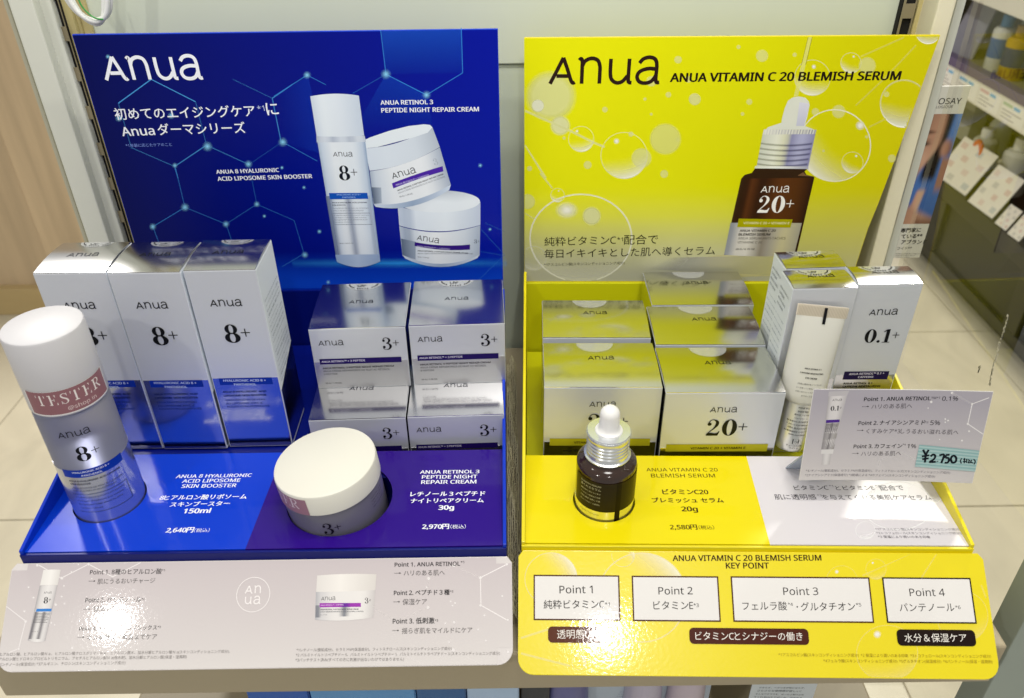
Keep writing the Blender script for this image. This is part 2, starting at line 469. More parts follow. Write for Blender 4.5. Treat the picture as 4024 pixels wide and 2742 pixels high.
M_cream = mat('cream_steel', 'bfb27c', .42, var=.03); M_grey = mat('standard_steel', '8d8368', .45, metal=.2, var=.08)
M_white = mat('white_post_paint', 'd6d8cc', .4, var=.03); M_dark = mat('slot_dark', '14130f', .9)
def vx(px0, y, x): return at_y((px0, 0), y).x
def upright(name, strips, label, slotrow=None, flip=False):
    e = empty(name, (0, WY, -.6), 0, label, 'shelf upright')
    for (p0, p1, dy, m, nm) in strips:
        y = WY-dy
        xa, xb = at_y((p0, 0), y).x, at_y((p1, 0), y).x
        box(nm, xa, xb, -dy, .01, 0, 1.22, m, e, .0015)
    if slotrow:
        p0, p1, dy, pitch, hgt, z0 = slotrow
        y = WY-dy; xa, xb = at_y((p0, 0), y).x, at_y((p1, 0), y).x
        bm = bmesh.new(); ww = (xb-xa)
        box_bm(bm, xa, xa+ww*.16, -dy, -dy+.0008, 0, 1.22); box_bm(bm, xb-ww*.1, xb, -dy, -dy+.0008, 0, 1.22)
        k = 0; z = z0
        while z < 1.2:
            box_bm(bm, xa+ww*.16, xb-ww*.1, -dy, -dy+.0008, z+hgt, min(1.22, z+pitch)); z += pitch
        bm_obj('slotted_standard', bm, e, M_grey)
        box('slot_backing', xa, xb, -dy+.003, .01, 0, 1.22, M_dark, e, 0)
    return e
upright('shelf_upright', [(28, 126, .03, M_white, 'side_post'), (124, 134, .012, M_dark, 'gap_shadow'), (133, 196, .02, M_white, 'inner_post'), (228, 268, .012, M_cream, 'trim_strip'), (272, 288, .008, M_cream, 'trim_strip'), (292, 330, .006, M_cream, 'trim_strip'), (8, 26, .012, mat('post_shade_side', 'b9b7a2', .5), 'post_flange')],  # dark strip beside side_post stands in for the shadow in the gap
        'white and cream shelf upright with slotted steel strip, left of the blue display', (197, 227, .016, .0315, .0205, .004))['category'] = 'shelf upright'
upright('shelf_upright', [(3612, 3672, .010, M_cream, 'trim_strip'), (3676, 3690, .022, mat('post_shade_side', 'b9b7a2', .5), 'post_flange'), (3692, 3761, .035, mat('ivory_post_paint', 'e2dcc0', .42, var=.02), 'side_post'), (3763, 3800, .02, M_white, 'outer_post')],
        'ivory shelf upright with slotted steel strip, right of the yellow display', (3556, 3606, .012, .0315, .0205, .012))

# ------------------------------------------------------------------ shelf
M_shelf = mat('shelf_paint', 'ab9f84', .45, var=.03, vscale=12, bump=.04, bscale=900)
shelf = empty('display_shelf', (0, .324, 0), 0, 'beige painted metal shelf carrying the blue and yellow cosmetics displays', 'shelf')
box('shelf_board', -.345, .3215, 0, .36, -.0385, 0, M_shelf, shelf, .0025, 3)
box('bracket', -.335, -.331, .05, .36, -.09, -.039, M_grey, shelf, .0005); box('bracket', .308, .312, .05, .36, -.09, -.039, M_grey, shelf, .0005)
# clear acrylic side screen
def glass(name):
    m = bpy.data.materials.new(name); m.use_nodes = True; nt = m.node_tree
    for n in list(nt.nodes): nt.nodes.remove(n)
    o = nt.nodes.new('ShaderNodeOutputMaterial'); mx = nt.nodes.new('ShaderNodeMixShader'); fr = nt.nodes.new('ShaderNodeFresnel')
    tr = nt.nodes.new('ShaderNodeBsdfTransparent'); gl = nt.nodes.new('ShaderNodeBsdfGlossy'); fr.inputs[0].default_value = 1.62
    tr.inputs[0].default_value = (.97, .97, .94, 1); gl.inputs['Roughness'].default_value = .0; gl.inputs[0].default_value = (.9, .9, .9, 1)
    tc = nt.nodes.new('ShaderNodeTexCoord'); nz = nt.nodes.new('ShaderNodeTexNoise'); nz.inputs['Scale'].default_value = 60
    rm = nt.nodes.new('ShaderNodeMapRange'); rm.inputs[3].default_value = 0; rm.inputs[4].default_value = .02
    nt.links.new(tc.outputs['Object'], nz.inputs[0]); nt.links.new(nz.outputs[0], rm.inputs[0]); nt.links.new(rm.outputs[0], gl.inputs['Roughness'])
    ge = nt.nodes.new('ShaderNodeNewGeometry'); sb = nt.nodes.new('ShaderNodeMath'); sb.operation = 'SUBTRACT'; sb.inputs[0].default_value = 1; sb.use_clamp = True
    ml = nt.nodes.new('ShaderNodeMath'); ml.operation = 'MULTIPLY'; nt.links.new(ge.outputs['Backfacing'], sb.inputs[1]); nt.links.new(sb.outputs[0], ml.inputs[0]); nt.links.new(fr.outputs[0], ml.inputs[1])
    nt.links.new(ml.outputs[0], mx.inputs[0]); nt.links.new(tr.outputs[0], mx.inputs[1]); nt.links.new(gl.outputs[0], mx.inputs[2]); nt.links.new(mx.outputs[0], o.inputs[0])
    return m
M_acr = glass('clear_acrylic')
acr = empty('acrylic_side_screen', (.347, .36, -.2), 0, 'clear acrylic side screen with scratches, right of the yellow display', 'screen')
box('acrylic_sheet', 0, .003, .012, .275, -.1, .72, M_acr, acr, 0)
M_teal = mat('screen_post_paint', '9aa49a', .5, var=.04)
box('front_post', -.0005, .03, -.012, .0115, -.3, .72, M_teal, acr, .001)
def scr_pt(px): r = ray(px); q = CAMP+r*(.347/r.x); return (-.0003, q.y-.36, q.z+.2)
for st in ([(3962, 1240), (3948, 1290), (3938, 1330)], [(3930, 1345), (3918, 1395), (3905, 1440)], [(3902, 1450), (3895, 1480), (3890, 1512)], [(3852, 1440), (3848, 1462)]):
    bm = bmesh.new(); rn = random.Random(st[0][0])
    for p in catmull(st, 8):
        c_ = scr_pt((p[0]+rn.uniform(-3, 3), p[1])); h_ = rn.uniform(.0002, .0008)
        bm.faces.new([bm.verts.new((c_[0], c_[1]+dy_, c_[2]+dz_)) for dy_, dz_ in ((-h_, -.0008), (h_, -.0011), (h_*1.2, .0009), (-h_*.7, .0012))])
    bm_obj('scratch', bm, acr, mat('scratch_white', 'cbc6b0', .7))

# =================================================================== BLUE DISPLAY
M_blue = mat('blue_coated_card', (.001, .036, .52), .3, coat=.12, var=.03, spec=.25)
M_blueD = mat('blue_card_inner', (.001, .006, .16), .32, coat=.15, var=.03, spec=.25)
M_edge = mat('card_cut_edge', 'e8e4da', .7)
bd = empty('counter_display', (-.326, .370, 0), 0, 'blue cardboard counter display with bottle and jar artwork on its header', 'display stand')
BO = Vector((-.326, .370, 0)); BW = .3215; BB = .255   # width, depth of tray
DZ = .051
def L(x, y, z): return (x-BO.x, y-BO.y, z)
def deck_plate(name, parent, x0, x1, y0, y1, z, th, holes, m, yr=None):
    """top deck with round cut-outs (real holes)"""
    bm = bmesh.new(); es = []
    def loop(pts):
        vs = [bm.verts.new((*p, z)) for p in pts]
        for i in range(len(vs)): es.append(bm.edges.new((vs[i], vs[(i+1) % len(vs)])))
    loop([(x0, y0), (x1, y0), (x1, y1), (x0, y1)])
    for cx, cy, r in holes: loop([(cx+r*math.cos(2*math.pi*i/48), cy+r*math.sin(2*math.pi*i/48)) for i in range(48)])
    bmesh.ops.triangle_fill(bm, use_beauty=True, edges=es)
    bm.normal_update()
    for f in bm.faces:
        if f.normal.z < 0: f.normal_flip()
    r = bmesh.ops.extrude_face_region(bm, geom=bm.faces[:])
    bmesh.ops.translate(bm, verts=[v for v in r['geom'] if isinstance(v, bmesh.types.BMVert)], vec=(0, 0, -th))
    bmesh.ops.recalc_face_normals(bm, faces=bm.faces[:])
    return bm_obj(name, bm, parent, m)
def split_mat(name, c1, c2, p0, p1, rough=.3, coat=.5, bump=0.):
    """two printed colours divided by the straight line p0-p1 (object xy)"""
    m = bpy.data.materials.new(name); m.use_nodes = True; nt = m.node_tree; b = nt.nodes['Principled BSDF']; Lk = nt.links
    tc = nt.nodes.new('ShaderNodeTexCoord'); dt = nt.nodes.new('ShaderNodeVectorMath'); dt.operation = 'DOT_PRODUCT'
    n = Vector((p1[1]-p0[1], -(p1[0]-p0[0]), 0)).normalized(); dt.inputs[1].default_value = n
    gt = nt.nodes.new('ShaderNodeMath'); gt.operation = 'GREATER_THAN'; gt.inputs[1].default_value = n.x*p0[0]+n.y*p0[1]
    mx = nt.nodes.new('ShaderNodeMix'); mx.data_type = 'RGBA'; mx.inputs[6].default_value = rgb(c1); mx.inputs[7].default_value = rgb(c2)
    Lk.new(tc.outputs['Object'], dt.inputs[0]); Lk.new(dt.outputs['Value'], gt.inputs[0]); Lk.new(gt.outputs[0], mx.inputs[0]); Lk.new(mx.outputs[2], b.inputs['Base Color'])
    b.inputs['Specular IOR Level'].default_value = .2
    b.inputs['Roughness'].default_value = rough; b.inputs['Coat Weight'].default_value = coat*.45; b.inputs['Coat Roughness'].default_value = .05
    nb = nt.nodes.new('ShaderNodeTexNoise'); nb.inputs['Scale'].default_value = 35; Lk.new(tc.outputs['Object'], nb.inputs['Vector'])
    bp = nt.nodes.new('ShaderNodeBump'); bp.inputs['Strength'].default_value = .05; bp.inputs['Distance'].default_value = .002
    Lk.new(nb.outputs[0], bp.inputs['Height']); Lk.new(bp.outputs[0], b.inputs['Normal']); Lk.new(bp.outputs[0], b.inputs['Coat Normal'])
    return m
# deck
pa = at_z(D(555, 1250), DZ); pb = at_z(D(642, 1030), DZ)
BOT = Vector((-.2872, .4205)); JAR = Vector((-.1228, .4168))
M_bdeck = split_mat('blue_purple_deck_print', (.026, .003, .23), (.001, .045, .62), (pb.x-BO.x, pb.y-BO.y), (pa.x-BO.x, pa.y-BO.y))
deck_plate('deck', bd, .0025, BW-.0025, .0006, .097, DZ, .002, [(BOT.x-BO.x, BOT.y-BO.y, .0246), (JAR.x-BO.x, JAR.y-BO.y+.001, .0372)], M_bdeck)
box('front_lip', 0, BW, -.002, .0001, .040, DZ-.0004, M_blueD, bd, .0004)
hb = .625-BO.y
for xs, nm in ((0, 'side_wall'), (BW-.0024, 'side_wall')):
    sheet(nm, [(xs, -.001, .002), (xs, hb, .002), (xs, hb, .102), (xs, -.001, .0535)], (-1, 0, 0), .0024, M_blue, bd)
sheet('back_wall', [(.0026, hb-.003, .002), (BW-.0026, hb-.003, .002), (BW-.0026, hb-.003, .1045), (.0026, hb-.003, .1045)], (0, -1, 0), .0025, M_blueD, bd)
box('tray_floor', .0026, BW-.0026, .001, hb-.006, .001, .0035, M_blueD, bd, 0)
box('riser', .0028, .166, .099, hb-.006, .0036, .0488, M_blueD, bd, .0005)
box('riser', .1662, BW-.003, .099, hb-.006, .0036, .0218, M_blueD, bd, .0005)
box('riser', .1662, BW-.003, .172, hb-.006, .0220, .0765, M_blueD, bd, .0005)
# header panel
pts = [at_y(p, .625) for p in ((281, 141), (1974, 107))]
hz = .5*(pts[0].z+pts[1].z)
hL = pts[0].x-BO.x+.0005
sheet('header_panel', [(hL, hb, .003), (BW-.001, hb, .003), (BW-.0015, hb, hz), (hL, hb, hz)], (0, -1, 0), .0028, M_blue, bd)
HP = Panel(bd, (hL, hb, 0), (1, 0, 0), (0, 0, 1))
P = Print(HP)
HWd = BW-.0015-hL
def bcol(x, y):   # printed ground: deep navy top-left, brighter right and towards the foot
    c = mixc('010740', '0113a0', .12+.80*x)
    c = mixc(c, '001a9c', max(0, 1-abs(y-.45)*2.2)*.45*x)
    if y < .16: c = mixc(c, '0c4bd6', (.16-y)/.16*.9)
    return c
P.patch(((0.0005, .1055), (HWd-.0005, .1055), (HWd-.0005, hz-.0006), (.0005, hz-.0006)), bcol, 16, 24, px=False)
P.up()
# brighter printed cells
P.patch((D(640, 322), D(735, 350), D(700, 172), D(622, 220)), lambda x, y: al('1440d0', .35*x), 4, 4, a=True)
P.patch((D(876, 168), D(1050, 165), D(1048, 66), D(866, 70)), lambda x, y: al('1c58d8', .45*y+.08), 4, 4, a=True)
P.patch((D(800, 300), D(985, 300), D(968, 215), D(876, 168)), lambda x, y: al('1850d8', .35*y), 4, 4, a=True)
P.up()
c1 = K(250, 80, 2.5544)
for seg, a in [(((880, 590), (550, 830)), .95), (((880, 590), (1325, 815)), .95), (((550, 830), (600, 1000), (680, 1275)), .35), (((1325, 815), (1435, 1250)), .35),
               (((680, 1275), (1115, 1465)), .4), (((1435, 1250), (1115, 1465)), .7), (((1435, 1250), (1860, 1445)), .5), (((1115, 1465), (1150, 1584)), .6),
               (((2095, 780), (1700, 590)), .25), (((2095, 780), (2185, 1225)), .7), (((2095, 780), (2299, 640)), .7)]:
    P.pline([c1(*p) for p in seg], al('55b4ff', a*.72), 3.6, a=True)
for seg, a in [(((397, 375), (420, 470)), .5), (((420, 470), (513, 508)), .45), (((513, 508), (583, 463)), .35), (((583, 463), (565, 373)), .3), (((420, 470), (347, 514)), .6), (((347, 514), (360, 548)), .5),
               (((513, 508), (527, 548)), .4), (((583, 463), (668, 500), (690, 575)), .4), (((697, 170), (622, 218)), .7), (((642, 322), (720, 365)), .6), (((697, 170), (740, 192)), .6), (((876, 168), (864, 68)), .75),
               (((876, 168), (968, 215)), .95), (((968, 215), (1050, 165)), .75), (((1050, 165), (1047, 62)), .8), (((876, 168), (800, 212)), .3), (((1092, 520), (1145, 578), (1085, 636)), .3), (((1100, 505), (1145, 525)), .25), (((1090, 570), (1146, 580)), .25), (((565, 373), (640, 322)), .2), (((690, 575), (640, 605)), .4)]:
    P.pline([D(*p) for p in seg], al('3f9cf4', a*.72), 3.2, a=True)
for n_, r in [((697, 170), 10), ((876, 168), 13), ((968, 215), 11), ((471, 332), 13), ((642, 322), 12), ((420, 470), 11), ((513, 508), 9), ((583, 463), 8), ((347, 514), 9), ((397, 375), 7), ((564, 372), 10), ((692, 578), 9), ((270, 268), 9), ((389, 262), 9), ((245, 128), 6),
              ((640, 380), 5), ((600, 490), 5), ((725, 525), 6), ((1090, 375), 6), ((300, 560), 5), ((520, 560), 5), ((1060, 640), 6), ((745, 640), 6), ((690, 425), 5), ((1112, 520), 5)]:
    glow(P, D(*n_), r*1.75)
# horizon glow at the foot of the art
P.patch((D(668, 618), D(1150, 618), D(1150, 584), D(660, 584)), lambda x, y: al('35a5ff', .75*max(0, 1-abs(y-.62)*2.6)**1.5*(1-abs(x-.5)*1.5 if abs(x-.5) < .66 else 0)), 14, 8, a=True)
P.up()
P.logo(c1(432, 598), c1(1405, 583), 'eef1fa', .15)
W = 'eef1fa'
P.text('初めてのエイジングケア', c1(530, 998), c1(1932, 964), W, .012)
P.text('*1', c1(1952, 912), c1(2022, 905), 'b9c4ea', 0)
P.text('に', c1(2048, 950), c1(2165, 943), W, .012)
P.text('Anua', c1(597, 1160), c1(922, 1148), W, .014)
P.text('ダーマシリーズ', c1(960, 1150), c1(1835, 1130), W, .012)
P.text('*1 年齢に応じたケアのこと', c1(630, 1272), c1(1090, 1260), '7d96e6', .01)
P.text('ANUA 8 HYALURONIC', D(492, 394), D(634, 389.5), W, .026)
P.text('ACID LIPOSOME SKIN BOOSTER', D(495, 410), D(709, 403.5), W, .026)
c2 = K(1100, 80, 2.4463)
P.text('ANUA RETINOL 3', c2(970, 810), c2(1472, 803), W, .026)
P.text('PEPTIDE NIGHT REPAIR CREAM', c2(978, 884), c2(1912, 872), W, .026)
# --- printed bottle and two jars
c3 = K(1150, 350, 2.1122)
def sh(*st):   # 1-D gradient across
    def f(x, y):
        for i in range(len(st)-1):
            if x <= st[i+1][0]: return mixc(st[i][1], st[i+1][1], (x-st[i][0])/(st[i+1][0]-st[i][0]))
        return rgb(st[-1][1])
    return f
def jar_art(q, tilt_lines, lid, body, ground):
    pass
# lower jar
P.patch((c3(885, 1130), c3(1558, 1125), c3(1558, 935), c3(872, 970)), sh((0, 'c3cfe2'), (.12, 'aebcd2'), (.2, 'dce6f2'), (.6, 'e4edf6'), (1, 'c2cee2')), 14, 5, bt=30, bb=24)
P.disc(c3(1212, 930), 343/2.1122, lambda r, q: mixc('e6eef6', 'aab4c4', max(0, min(1, .5+math.sin(q)*.5-.15-.5*math.cos(q)*r))*r), ry=92/2.1122, n=40, m=6, a=False)
P.patch((c3(912, 1380), c3(1552, 1380), c3(1557, 1128), c3(885, 1135)), sh((0, 'bcc8da'), (.1, '8e9db5'), (.2, 'dbe4ee'), (.45, 'edf2f6'), (.8, 'd4dde8'), (1, 'a9b7cc')), 16, 6, bt=26, bb=40)
P.patch((c3(912, 1375), c3(1020, 1412), c3(1022, 1265), c3(900, 1238)), lambda x, y: mixc('5c6c84', '9aa8bc', x), 6, 4)
P.patch((c3(935, 1405), c3(1535, 1400), c3(1548, 1375), c3(915, 1378)), lambda x, y: mixc('9fb2cc', 'cfdaea', abs(x-.5)*2), 10, 2, bt=34, bb=34)
P.up()
P.logo(c3(1032, 1248), c3(1215, 1278), '101828', .13)
P.patch((c3(1012, 1300), c3(1472, 1330), c3(1472, 1288), c3(1014, 1268)), lambda x, y: '33187e', 6, 1, bt=8, bb=8)
P.text('ANUA RETINOL™ + 3 PEPTIDE', c3(1030, 1308), c3(1305, 1336), 'b9b2dc', .02)
P.text('ANUA RETINOL 3 PEPTIDE NIGHT REPAIR CREAM', c3(1038, 1345), c3(1455, 1365), '2a3044', .03)
P.text('ANUA CRÈME RÉPARATRICE DE NUIT AU RÉTINOL 3 PEPTIDE', c3(1038, 1368), c3(1495, 1370), '555c70', .01)
P.text('50 G / 1.76 OZ.', c3(1038, 1395), c3(1135, 1402), '555c70', .02)
P.marks('3+', c3(1505, 1278), None, '2c3448', pR=c3(1548, 1280))
P.up()
# upper tilted jar
P.patch((c3(640, 675), c3(1222, 478), c3(1160, 315), c3(600, 490)), sh((0, 'd5e0ee'), (.3, 'd9e3ef'), (.7, 'd3dde9'), (1, 'b4bfce')), 14, 5, bt=18, bb=18)
P.poly([c3(*p) for p in [(600, 490), (600, 420), (640, 400), (800, 345), (960, 305), (1090, 290), (1140, 295), (1160, 315), (1120, 360), (1000, 400), (850, 440), (700, 480)]], 'e3ecf4', px=True)
P.patch((c3(672, 955), c3(1312, 790), c3(1222, 482), c3(640, 680)), sh((0, 'a6b4c8'), (.08, 'cbd6e4'), (.3, 'e6ecf3'), (.75, 'e9eef4'), (1, 'a7b4c8')), 14, 6, bt=16, bb=26)
P.patch((c3(675, 950), c3(740, 945), c3(735, 815), c3(652, 812)), lambda x, y: mixc('4f5f78', 'a4b1c4', x), 5, 4)
P.patch((c3(690, 975), c3(1300, 835), c3(1314, 790), c3(675, 955)), lambda x, y: mixc('93a8c6', 'cbd8ea', abs(x-.5)*2), 10, 2, bt=24, bb=30)
P.up()
P.logo(c3(833, 743), c3(1028, 690), '101828', .13)
P.patch((c3(836, 822), c3(1252, 680), c3(1245, 637), c3(824, 780)), lambda x, y: '4a24a4', 6, 1, bt=-3, bb=-3)
P.text('ANUA RETINOL™ + 3 PEPTIDE', c3(858, 802), c3(1135, 718), 'c9c2ea', .02)
P.text('ANUA RETINOL 3 PEPTIDE NIGHT REPAIR CREAM', c3(872, 846), c3(1252, 708), '2a3044', .03)
P.text('ANUA CRÈME RÉPARATRICE DE NUIT AU RÉTINOL', c3(880, 868), c3(1270, 728), '6a7084', .01)
P.text('50 G / 1.76 OZ.', c3(890, 898), c3(1000, 868), '555c70', .02)
P.marks('3', c3(1178, 632), None, 'a8b2c2', pR=c3(1218, 620))
P.up()
# bottle
P.patch((c3(372, 1430), c3(728, 1425), c3(598, 390), c3(200, 395)), sh((0, 'a9bbd4'), (.08, 'cbd8e8'), (.3, 'e6edf4'), (.75, 'dfe8f2'), (.93, 'c0cfe2'), (1, '8ea4c4')), 14, 10, bb=22)
P.patch((c3(360, 1385), c3(705, 1380), c3(640, 880), c3(275, 885)), lambda x, y: al('7a88a8', .75*max(0, math.exp(-((x-.5)/.07)**2)*.6+math.exp(-((x-.04)/.08)**2)+.25*(x > .9))), 20, 4, a=True)
P.patch((c3(200, 440), c3(610, 436), c3(598, 385), c3(198, 388)), lambda x, y: mixc('aeb9cc', 'd3dce8', abs(math.sin(x*9))), 12, 2)
P.patch((c3(200, 388), c3(594, 383), c3(550, 52), c3(147, 58)), sh((0, 'ccd8e8'), (.2, 'e4edf5'), (.55, 'dde6f1'), (1, 'c6d3e4')), 12, 4, bt=-9, bb=3)
P.patch((c3(368, 1432), c3(728, 1428), c3(722, 1368), c3(355, 1372)), lambda x, y: mixc('b4c6e0', '94abcf', abs(x-.5)*2), 10, 2, bb=20)
P.up()
P.logo(c3(340, 556), c3(500, 556), '101828', .13)
P.marks('8+', c3(392, 755), None, '0c1220', pR=c3(545, 752))
P.patch((c3(310, 912), c3(628, 908), c3(620, 858), c3(302, 860)), lambda x, y: '0f52b8', 4, 1)
P.text('HYALURONIC ACID 8 +', c3(368, 880), c3(566, 878), '9cc0f0', .02)
P.text('PANTHENOL', c3(415, 902), c3(525, 900), '9cc0f0', .02)
P.text('ANUA 8 HYALURONIC ACID LIPOSOME', c3(328, 945), c3(618, 943), '2c3850', .03); P.text('SKIN BOOSTER', c3(330, 966), c3(440, 965), '2c3850', .03)
P.text('ANUA BOOSTER DE PEAU AU LIPOSOME', c3(334, 992), c3(630, 990), '68748c', .0); P.text('AVEC 8 ACIDES HYALURONIQUES', c3(338, 1014), c3(590, 1012), '68748c', .0)
P.pline([c3(330, 1028), c3(642, 1026), c3(660, 1120), c3(348, 1122), c3(330, 1028)], '6c7890', 2)
for i, (a, b, t_) in enumerate([(345, 636, 'A hydration-boosting essence with panthenol'), (348, 612, 'and 8 types of hyaluronic acid, including'), (350, 622, 'Nia-Liposome™ helps absorb the active'), (352, 500, 'ingredients of skincare.')]):
    P.text(t_, c3(a, 1052+i*19), c3(b, 1050+i*19), '5c6880', .01)
P.text('150 ML / 5.07 FL. OZ.', c3(384, 1282), c3(508, 1280), '3c465c', .02)
P.build('header_print', bd)

# lettering on the blue deck
DP = Panel(bd, (0, 0, DZ), (1, 0, 0), (0, 1, 0))
P = Print(DP); c8 = K(400, 1700, 2.88); W = 'f2f4fc'
P.text('ANUA 8 HYALURONIC', c8(836, 515), c8(1690, 500), W, .02); P.text('ACID LIPOSOME', c8(906, 568), c8(1560, 557), W, .02); P.text('SKIN BOOSTER', c8(898, 626), c8(1515, 617), W, .02)
P.text('8ヒアルロン酸リポソーム', c8(648, 765), c8(1632, 750), W, .03); P.text('スキンブースター', c8(765, 840), c8(1440, 826), W, .03); P.text('150ml', c8(920, 914), c8(1220, 908), W, .04)
P.text('2,640円', c8(722, 1130), c8(1030, 1124), W, .04, base=True); P.text('（税込）', c8(1038, 1130), c8(1212, 1126), W, .0)
P.cut('deck_lettering', bd)
cj = K(1000, 1750, 2.2133)
P.text('ANUA RETINOL 3', cj(1440, 247), cj(1955, 242), W, .02); P.text('PEPTIDE NIGHT', cj(1456, 291), cj(1936, 286), W, .02); P.text('REPAIR CREAM', cj(1450, 336), cj(1928, 331), W, .02)
P.text('レチノール 3 ペプチド', cj(1355, 444), cj(2005, 438), W, .035); P.text('ナイトリペアクリーム', cj(1357, 502), cj(1992, 496), W, .035); P.text('30g', cj(1602, 560), cj(1732, 558), W, .04, base=True)
P.text('2,970円', cj(1460, 726), cj(1690, 723), W, .04, base=True); P.text('（税込）', cj(1702, 726), cj(1838, 724), W, .0)
P.build('deck_lettering', bd)

# front info panel
def rounded(w, h, r, sides='b', n=6):
    pts = [(0, h)] if 't' not in sides else [(r*(1-math.sin(t)), h-r*(1-math.cos(t))) for t in [math.pi/2*(1-i/n) for i in range(n+1)]][::-1][::-1]
    bl = [(r*(1-math.cos(t)), r*(1-math.sin(t))) for t in [math.pi/2*i/n for i in range(n+1)]]
    br = [(w-r*(1-math.sin(t)), r*(1-math.cos(t))) for t in [math.pi/2*i/n for i in range(n+1)]]
    return [(0, h-.004), (.004, h)][0:1]+bl+br+[(w, h-.004), (w-.003, h), (.003, h)]
def front_panel(parent, x0, w, top, bot, mt, rad):
    """board hanging from the front lip: top / bot are local (y, z)"""
    U = Vector((1, 0, 0)); V = (Vector((0, top[0], top[1]))-Vector((0, bot[0], bot[1]))); h = V.length; V.normalize()
    O = Vector((x0, bot[0], bot[1]))
    pan = Panel(parent, O, U, V)
    out = rounded(w, h, rad)
    sheet('front_panel', [pan.map(u, v, 0) for u, v in out], pan.N, .0022, mt, parent, .0004)
    return pan, w, h, out
M_pan = mat('panel_card_white', 'd8d2d0', .3, coat=.5, var=.02, bump=.06, bscale=420)
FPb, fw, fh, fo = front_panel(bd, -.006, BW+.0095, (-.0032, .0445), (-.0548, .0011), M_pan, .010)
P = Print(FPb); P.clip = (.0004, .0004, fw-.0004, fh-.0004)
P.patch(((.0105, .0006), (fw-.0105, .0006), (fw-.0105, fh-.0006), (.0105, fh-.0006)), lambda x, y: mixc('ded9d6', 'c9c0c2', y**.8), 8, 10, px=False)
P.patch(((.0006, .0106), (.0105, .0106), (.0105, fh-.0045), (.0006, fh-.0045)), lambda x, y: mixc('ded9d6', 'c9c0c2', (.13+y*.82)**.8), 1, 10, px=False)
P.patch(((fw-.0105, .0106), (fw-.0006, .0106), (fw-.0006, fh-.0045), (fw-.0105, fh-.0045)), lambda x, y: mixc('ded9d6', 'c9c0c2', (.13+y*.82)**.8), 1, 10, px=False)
P.up()
ca = K(0, 2150, 2.324); cb = K(1000, 2150, 2.2133)
LN = 'f4efee'
for seg in [[(350, 160), (430, 205), (560, 282), (810, 155), (1030, 270), (1285, 140), (1285, 112)], [(350, 160), (348, 135)], [(810, 155), (818, 125)], [(20, 540), (235, 675), (172, 925), (80, 965)]]:
    P.pline([ca(*p) for p in seg], al(LN, .9), 4, a=True)
for (x, y, r) in [(342, 165, 14), (810, 155, 14), (566, 282, 15), (92, 270, 11), (262, 366, 10), (585, 352, 9), (308, 460, 11), (565, 450, 10), (510, 524, 14), (590, 515, 9), (225, 585, 11), (235, 678, 14), (172, 928, 14), (660, 920, 14), (672, 145, 9), (717, 157, 9), (840, 287, 7), (655, 228, 10), (18, 758, 10), (470, 690, 9), (500, 708, 8)]:
    soft(P, ca(x, y), r/2.324*1.1, LN, .85, .8)
for seg, a in [([(2195, 148), (1965, 265), (1970, 505), (2200, 635)], .95), ([(1965, 265), (1735, 158), (1515, 272)], .35), ([(1515, 272), (1510, 390)], .25), ([(1050, 540), (1240, 640), (1510, 523)], .4), ([(1035, 1025), (1260, 920), (1490, 1030), (1735, 890), (1960, 1020)], .7)]:
    P.pline([cb(*p) for p in seg], al(LN, a), 4, a=True)
for (x, y, r) in [(2195, 148, 13), (1965, 265, 14), (1967, 505, 14), (2203, 632, 12), (1515, 272, 14), (1735, 158, 14), (1497, 348, 9), (1707, 470, 10), (1745, 485, 10), (1722, 507, 9), (1510, 523, 15), (2155, 424, 10), (2000, 592, 11), (1737, 652, 14), (1660, 661, 9), (1946, 716, 10), (2012, 810, 10), (1693, 825, 10), (1730, 893, 16), (2205, 910, 14)]:
    soft(P, cb(x, y), r/2.2133*1.1, LN, .85, .8)
P.up()
# printed bottle (slanted by the view only)
P.patch((ca(255, 850), ca(415, 855), ca(528, 345), ca(365, 350)), sh((0, 'a9a6a8'), (.15, 'd9d5d4'), (.5, 'eae7e5'), (.85, 'dcd8d7'), (1, 'b9b5b6')), 10, 6, bb=6)
P.patch((ca(262, 838), ca(420, 840), ca(478, 590), ca(322, 590)), lambda x, y: al('7d7a80', .7*(math.exp(-((x-.55)/.09)**2)+math.exp(-((x-.05)/.12)**2))), 14, 3, a=True)
P.patch((ca(368, 348), ca(528, 345), ca(557, 206), ca(398, 208)), sh((0, 'e9e6e2'), (.5, 'f3f0ec'), (1, 'dedad6')), 8, 3, bt=-1.5)
P.patch((ca(330, 588), ca(470, 586), ca(475, 560), ca(336, 562)), lambda x, y: '2f7fd0', 4, 1)
P.up()
P.logo(ca(402, 424), ca(472, 420), '4a4a50', .12); P.marks('8+', ca(398, 514), None, '16161c', pR=ca(466, 510))
for i in range(7): P.pline([ca(328-i*4.4, 604+i*14), ca(460-i*4.4-(14 if i % 3 == 2 else 0), 602+i*14)], '6a686c', 1.6)
P.text('150 ML / 5.07 FL. OZ.', ca(292, 772), ca(348, 772), '4c4a50', .03)
K1, G1, G2 = '16151a', '6c6868', '8f8a88'
P.text('Point 1. 8種のヒアルロン酸', ca(822, 248), ca(1476, 240), K1, .005, base=True); P.text('*1', ca(1480, 222), ca(1506, 220), K1, .01)
P.arrow(ca(810, 320), ca(872, 318), K1); P.text('肌にうるおいチャージ', ca(890, 338), ca(1415, 328), G1, -.004)
P.text('Point 2. パンテノール', ca(780, 503), ca(1288, 497), K1, .005, base=True); P.text('*2', ca(1294, 483), ca(1322, 481), K1, .01)
P.arrow(ca(762, 577), ca(825, 575), K1); P.text('保湿ケア', ca(848, 592), ca(1070, 586), G1, -.004)
P.text('Point 3. リポソームシンプレックス', ca(724, 762), ca(1432, 750), K1, .005, base=True); P.text('*3', ca(1440, 738), ca(1468, 736), K1, .01)
